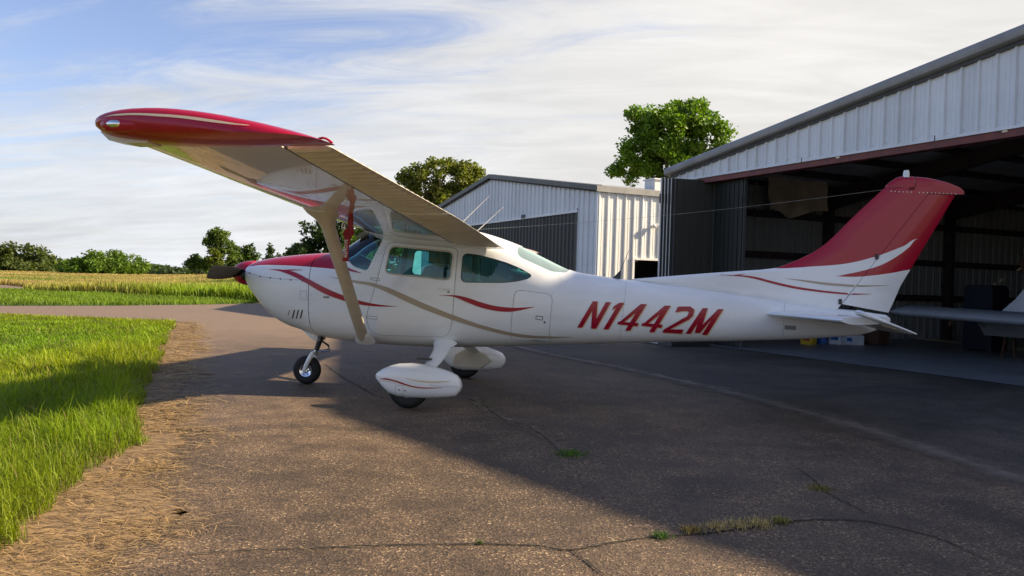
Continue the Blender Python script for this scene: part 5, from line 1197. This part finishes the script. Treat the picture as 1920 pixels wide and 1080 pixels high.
# ================================================================== GRASS
def blades(name, P, h, wd, lean, tone, label, cat, r, kind='stuff', z0=0., parent=None, flat=None):
    n = len(P); az = r.random(n)*2*math.pi; d = np.c_[np.cos(az), np.sin(az), np.zeros(n)]; sd = np.c_[-np.sin(az+1.2*(r.random(n)-.5)), np.cos(az), np.zeros(n)]
    B = np.c_[P, np.full(n, z0)]; h = h[:, None]; wd = wd[:, None]; ln = lean[:, None]
    up = np.array([0, 0, 1.])
    M_ = B+up*h*.55*(1-.25*ln)+d*h*ln*.28; Tp = B+up*h*(1-.55*ln)+d*h*ln*.95
    V = np.stack([B-sd*wd/2, B+sd*wd/2, M_+sd*wd*.42, M_-sd*wd*.42, Tp], 1).reshape(-1, 3)
    k = np.arange(n)*5; lp = np.c_[k, k+1, k+2, k+3, k+3, k+2, k+4].ravel()
    st = np.c_[np.arange(n)*7, np.arange(n)*7+4].ravel(); tot = np.tile([4, 3], n)
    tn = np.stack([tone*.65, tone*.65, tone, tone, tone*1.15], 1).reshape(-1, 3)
    o = np_mesh(name, V, lp, st, tot, tn, 'blade', parent)
    if parent is None: tag(o, label, cat, kind=kind)
    else: o['kind'] = 'stuff'
    return o
def inside(P, poly):
    poly = np.array(poly); x, y = P[:, 0], P[:, 1]; c = np.zeros(len(P), bool); j = len(poly)-1
    for i in range(len(poly)):
        xi, yi = poly[i]; xj, yj = poly[j]
        with np.errstate(divide='ignore', invalid='ignore'):
            t = ((yi > y) != (yj > y)) & (x < (xj-xi)*(y-yi)/(yj-yi)+xi)
        c ^= t; j = i
    return c
def vnoise(P, s, seed):
    r = np.random.default_rng(seed); G = r.random((64, 64)); q = P*s; i = np.floor(q).astype(int); f = q-i; f = f*f*(3-2*f)
    g = lambda a, b: G[(i[:, 0]+a) % 64, (i[:, 1]+b) % 64]
    return (g(0,0)*(1-f[:,0])+g(1,0)*f[:,0])*(1-f[:,1])+(g(0,1)*(1-f[:,0])+g(1,1)*f[:,0])*f[:,1]
def visible(P, margin=.05):
    d = (np.c_[P, np.zeros(len(P))]-CAM) @ AX.T; return (d[:, 2] > .3) & (np.abs(d[:, 0]) < d[:, 2]*(960/FPX+margin)+.4)
def edge_dist(P, line):
    L = np.array(line); best = np.full(len(P), 1e9)
    for a, b in zip(L[:-1], L[1:]):
        ab = b-a; t = np.clip(((P-a)@ab)/(ab@ab), 0, 1); best = np.minimum(best, np.linalg.norm(P-(a+t[:, None]*ab), axis=1))
    return best
def lawn_blades():
    r = np.random.default_rng(41)
    poly = grass_edge+[(-60,-13),(-60,11.4),(-14,10.9)]
    n = 2100000; P = np.c_[r.uniform(-24, 1.1, n), r.uniform(-9.5, 11.3, n)]
    vis = visible(P, .06); P = P[vis | (visible(P, .75) & (r.random(n) < .45))]; P = P[inside(P, poly)]; dist = np.linalg.norm(P-CAM[:2], axis=1)
    keep = r.random(len(P)) < np.clip((4.6/dist)**1.25, 0, 1); P = P[keep]; dist = dist[keep]
    ed = edge_dist(P, grass_edge); nz = vnoise(P, .9, 2); n2_ = vnoise(P, 2.8, 3); n3_ = vnoise(P, .28, 4)
    # ragged margin, long lush strip along the edge, mown further back
    keep = (ed > .30*np.maximum(vnoise(P, 1.7, 5)-.45, 0)+.14*(vnoise(P, 5.3, 15)-.3)); P, dist, ed, nz, n2_, n3_ = P[keep], dist[keep], ed[keep], nz[keep], n2_[keep], n3_[keep]
    n = len(P); tall = np.exp(-(np.maximum(ed-.45, 0)/1.1)**2)*np.clip((5.5-P[:, 1])/4., .25, 1)*np.clip(ed/.22, .25, 1)
    h = (.055+.05*nz+.19*tall*(.35+1.1*n2_))*(.6+.8*r.random(n)); wd = (.003+.003*r.random(n))*np.clip(dist/6, 1, 3.2)
    tone = np.array([.20, .30, .008])*(.55+.6*n2_+.55*(r.random(n)-.5))[:, None]*(1+np.c_[.55*(n3_-.4), .12*(n3_-.4), 0*n3_]); h = h*np.where((r.random(n) < .03) & (tall > .3), 1.7, 1.); dry = r.random(n) < .03+.10*(n2_ < .3); tone[dry] = np.array([.28, .22, .08])*(.6+.6*r.random(dry.sum()))[:, None]
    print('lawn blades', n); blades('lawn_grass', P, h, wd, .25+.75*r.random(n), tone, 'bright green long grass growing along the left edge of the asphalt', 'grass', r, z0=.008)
lawn_blades()
def straw():
    r = np.random.default_rng(42); n = 620000; P = np.c_[r.uniform(-9, 2.6, n), r.uniform(-8.2, 11, n)]; P = P[visible(P, .1)]
    band = list(pave_edge)+[(.3,-13)]+list(reversed([(x-.30, y) for x, y in grass_edge])); ins = inside(P, band); ed = edge_dist(P, pave_edge)
    dist = np.linalg.norm(P-CAM[:2], axis=1); prob = np.where(ins, .62, .60*np.exp(-(ed/.22)**2)+.010*np.exp(-ed/.6))*np.clip((vnoise(P, 1.3, 9)-.18)*2.2, .05, 1)*np.clip(5.5/dist, .08, 1)*(.35+.9*vnoise(P, 2.2, 8))
    P = P[r.random(len(P)) < prob]; n = len(P); dist = np.linalg.norm(P-CAM[:2], axis=1)
    az = np.where(r.random(n) < .6, RAD(25)+r.normal(0, .5, n), r.random(n)*math.pi*2); L = (.04+.13*r.random(n)**2)*np.clip(dist/5, 1, 2); wd = .0022*np.clip(dist/4, 1, 4)
    d = np.c_[np.cos(az), np.sin(az), r.normal(.02, .06, n)]; sd = np.c_[-np.sin(az), np.cos(az), np.zeros(n)]; B = np.c_[P, .010+.022*r.random(n)]
    V = np.stack([B-sd*wd[:, None], B+sd*wd[:, None], B+d*L[:, None]*.6+sd*wd[:, None]*.8, B+d*L[:, None]*.6-sd*wd[:, None]*.8, B+d*L[:, None]+np.c_[0*n*az, 0*az, -.01+0*az]], 1); V[:, :, 2] = np.maximum(V[:, :, 2], .007); V = V.reshape(-1, 3)
    k = np.arange(n)*5; lp = np.c_[k, k+1, k+2, k+3, k+3, k+2, k+4].ravel(); st = np.c_[np.arange(n)*7, np.arange(n)*7+4].ravel()
    tone = np.array([.56, .40, .205])*(.2+1.05*r.random(n))[:, None]; print('straw', n)
    o = np_mesh('dry_straw', V, lp, st, np.tile([4, 3], n), np.repeat(tone, 5, 0), 'blade'); tag(o, 'dry tan grass clippings strewn between the lawn and the asphalt', 'straw', kind='stuff')
straw()
def verge_blades():
    r = np.random.default_rng(43); n = 90000; P = np.c_[r.uniform(-60, -12, n), r.uniform(14, 34, n)]; P = P[visible(P, .1)]; P = P[inside(P, lawn2)]; n = len(P); dist = np.linalg.norm(P-CAM[:2], axis=1)
    nz = vnoise(P, .5, 3); h = .10+.10*r.random(n)+.12*nz; tone = np.array([.15, .235, .02])*(.6+.6*nz+.3*(r.random(n)-.5))[:, None]
    blades('verge_grass', P, h, .0028*dist*(.5+.6*r.random(n))*.35, .2+.6*r.random(n), tone, 'short green grass strip beyond the taxiway', 'grass', r)
verge_blades()
def tall_grass():
    r = np.random.default_rng(44); n = 60000
    poly = [(-13.6,26.2),(-16.2,28.7),(-24,30.4),(-31,32.2),(-34,38),(-20,46),(-8,44),(-9,32)]
    P = np.c_[r.uniform(-36, -6, n), r.uniform(25, 47, n)]; P = P[inside(P, poly)]; n = len(P); dist = np.linalg.norm(P-CAM[:2], axis=1); nz = vnoise(P, .35, 6); fx = np.clip((P[:, 0]+30)/16, 0, 1)
    h = (.55+.55*fx)*(.7+.5*nz)*(.75+.4*r.random(n)); dry = np.clip(.85-1.25*fx+.7*(nz-.5)+.25*(P[:, 1]-33)/10, 0, 1)*(.5+.6*r.random(n)); dry = np.clip(dry, 0, 1)[:, None]
    tone = (np.array([.20, .29, .02])*(1-dry)+np.array([.34, .27, .10])*dry)*(.6+.7*r.random(n))[:, None]
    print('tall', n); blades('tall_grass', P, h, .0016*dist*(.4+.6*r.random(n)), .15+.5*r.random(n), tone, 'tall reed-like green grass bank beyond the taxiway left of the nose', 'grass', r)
    r = np.random.default_rng(45); n = 220000; u = r.uniform(-60, 600, n); dd = 42+165*r.random(n)**1.6
    P = np.array([at_px(a, 1.)[:2] for a in np.linspace(-60, 600, 400)]); dirs = P-CAM[:2]; k = ((u+60)/660*399).astype(int); P = CAM[:2]+dirs[k]*dd[:, None]+r.normal(0, .3, (n, 2))
    ok = ~inside(P, poly) & (P[:, 1] > 33) & ~inside(P, [(-60,33.5),(-31.0,32),(-30.5,34),(-40,42),(-60,44)]); P = P[ok]; dd = dd[ok]; u = u[ok]; n = len(P); nz = vnoise(P, .12, 7)
    mound = np.clip((u-300)/170, 0, 1); h = (.38+.25*nz+.9*mound*np.clip((dd-45)/40, 0, 1))*(.7+.5*r.random(n))
    tone = np.array([.36, .285, .115])*(.65+.45*nz+.3*(r.random(n)-.5))[:, None]; gm = (nz < .38)[:, None]; tone = np.where(gm, tone*np.array([.6, .95, .5]), tone)
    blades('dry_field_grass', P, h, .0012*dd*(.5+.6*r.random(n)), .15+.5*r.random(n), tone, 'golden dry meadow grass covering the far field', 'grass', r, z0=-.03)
tall_grass()
# weeds in the cracks
def tuft(name, label, u, v, wpx, n, hh, colr, seed, squash=.35):
    r = np.random.default_rng(seed); c = gpt(u, v)[:2]; sc = (c[1]-CAM[1])/FPX; P = np.c_[r.normal(0, wpx*sc*.28, n), r.normal(0, wpx*sc*.28*1.2, n)]
    e = empty(name, (c[0], c[1], .002), 0, label, 'weed')
    tone = np.array(colr)*(.5+.9*r.random(n))[:, None]
    k = n//2
    blades('leaf_blades', P[:k], hh*(.4+.8*r.random(k)), np.full(k, .005), .4+.6*r.random(k), tone[:k], None, None, r, parent=e)
    blades('stem_blades', P[k:], hh*(.5+.9*r.random(n-k)), np.full(n-k, .0035), .2+.5*r.random(n-k), tone[k:], None, None, r, parent=e)
tuft('weed_tuft', 'green weed tuft growing from the crack behind the main wheel', 1070, 853, 52, 420, .035, (.09,.20,.02), 51)
tuft('dry_weed_tuft', 'flat olive-brown weed patch alone on the shaded asphalt', 1537, 917, 42, 380, .02, (.27,.22,.07), 52)
tuft('weed_tuft', 'small green weed sprig in the front crack beside dry tufts', 1238, 1008, 26, 150, .04, (.06,.14,.03), 53)
tuft('weed_tuft', 'tiny green weed in the sunlit front crack', 900, 1020, 14, 50, .025, (.09,.14,.03), 57)
for k, (u, v, wd) in enumerate(((1296,996,34),(1345,990,40),(1385,986,44),(1425,984,42),(1462,979,26))):
    tuft('dry_weed_tuft', ('short brown grass tuft next to the green sprig in the front crack', 'straw-coloured grass tuft in the front crack second from the green sprig', 'straw-coloured grass tuft with one tall stem in the front crack', 'straw-coloured grass tuft in the front crack next to the tall stem', 'olive grass tuft at the far end of the tufted crack')[k], u, v, wd, 240, .038, ((.34,.25,.10),(.55,.42,.22),(.58,.45,.24),(.55,.42,.22),(.34,.29,.10))[k], 60+k)
p = gpt(387, 702); tw = MB().tube([(p[0]-.12,p[1],.012),(p[0]-.03,p[1]+.02,.014),(p[0]+.05,p[1],.012),(p[0]+.14,p[1]+.03,.012)], [.006,.010,.009,.005], 7).build('twig', 'twig', None, True, 60); tag(tw, 'short dry twig lying on the asphalt left of the nose wheel', 'twig')
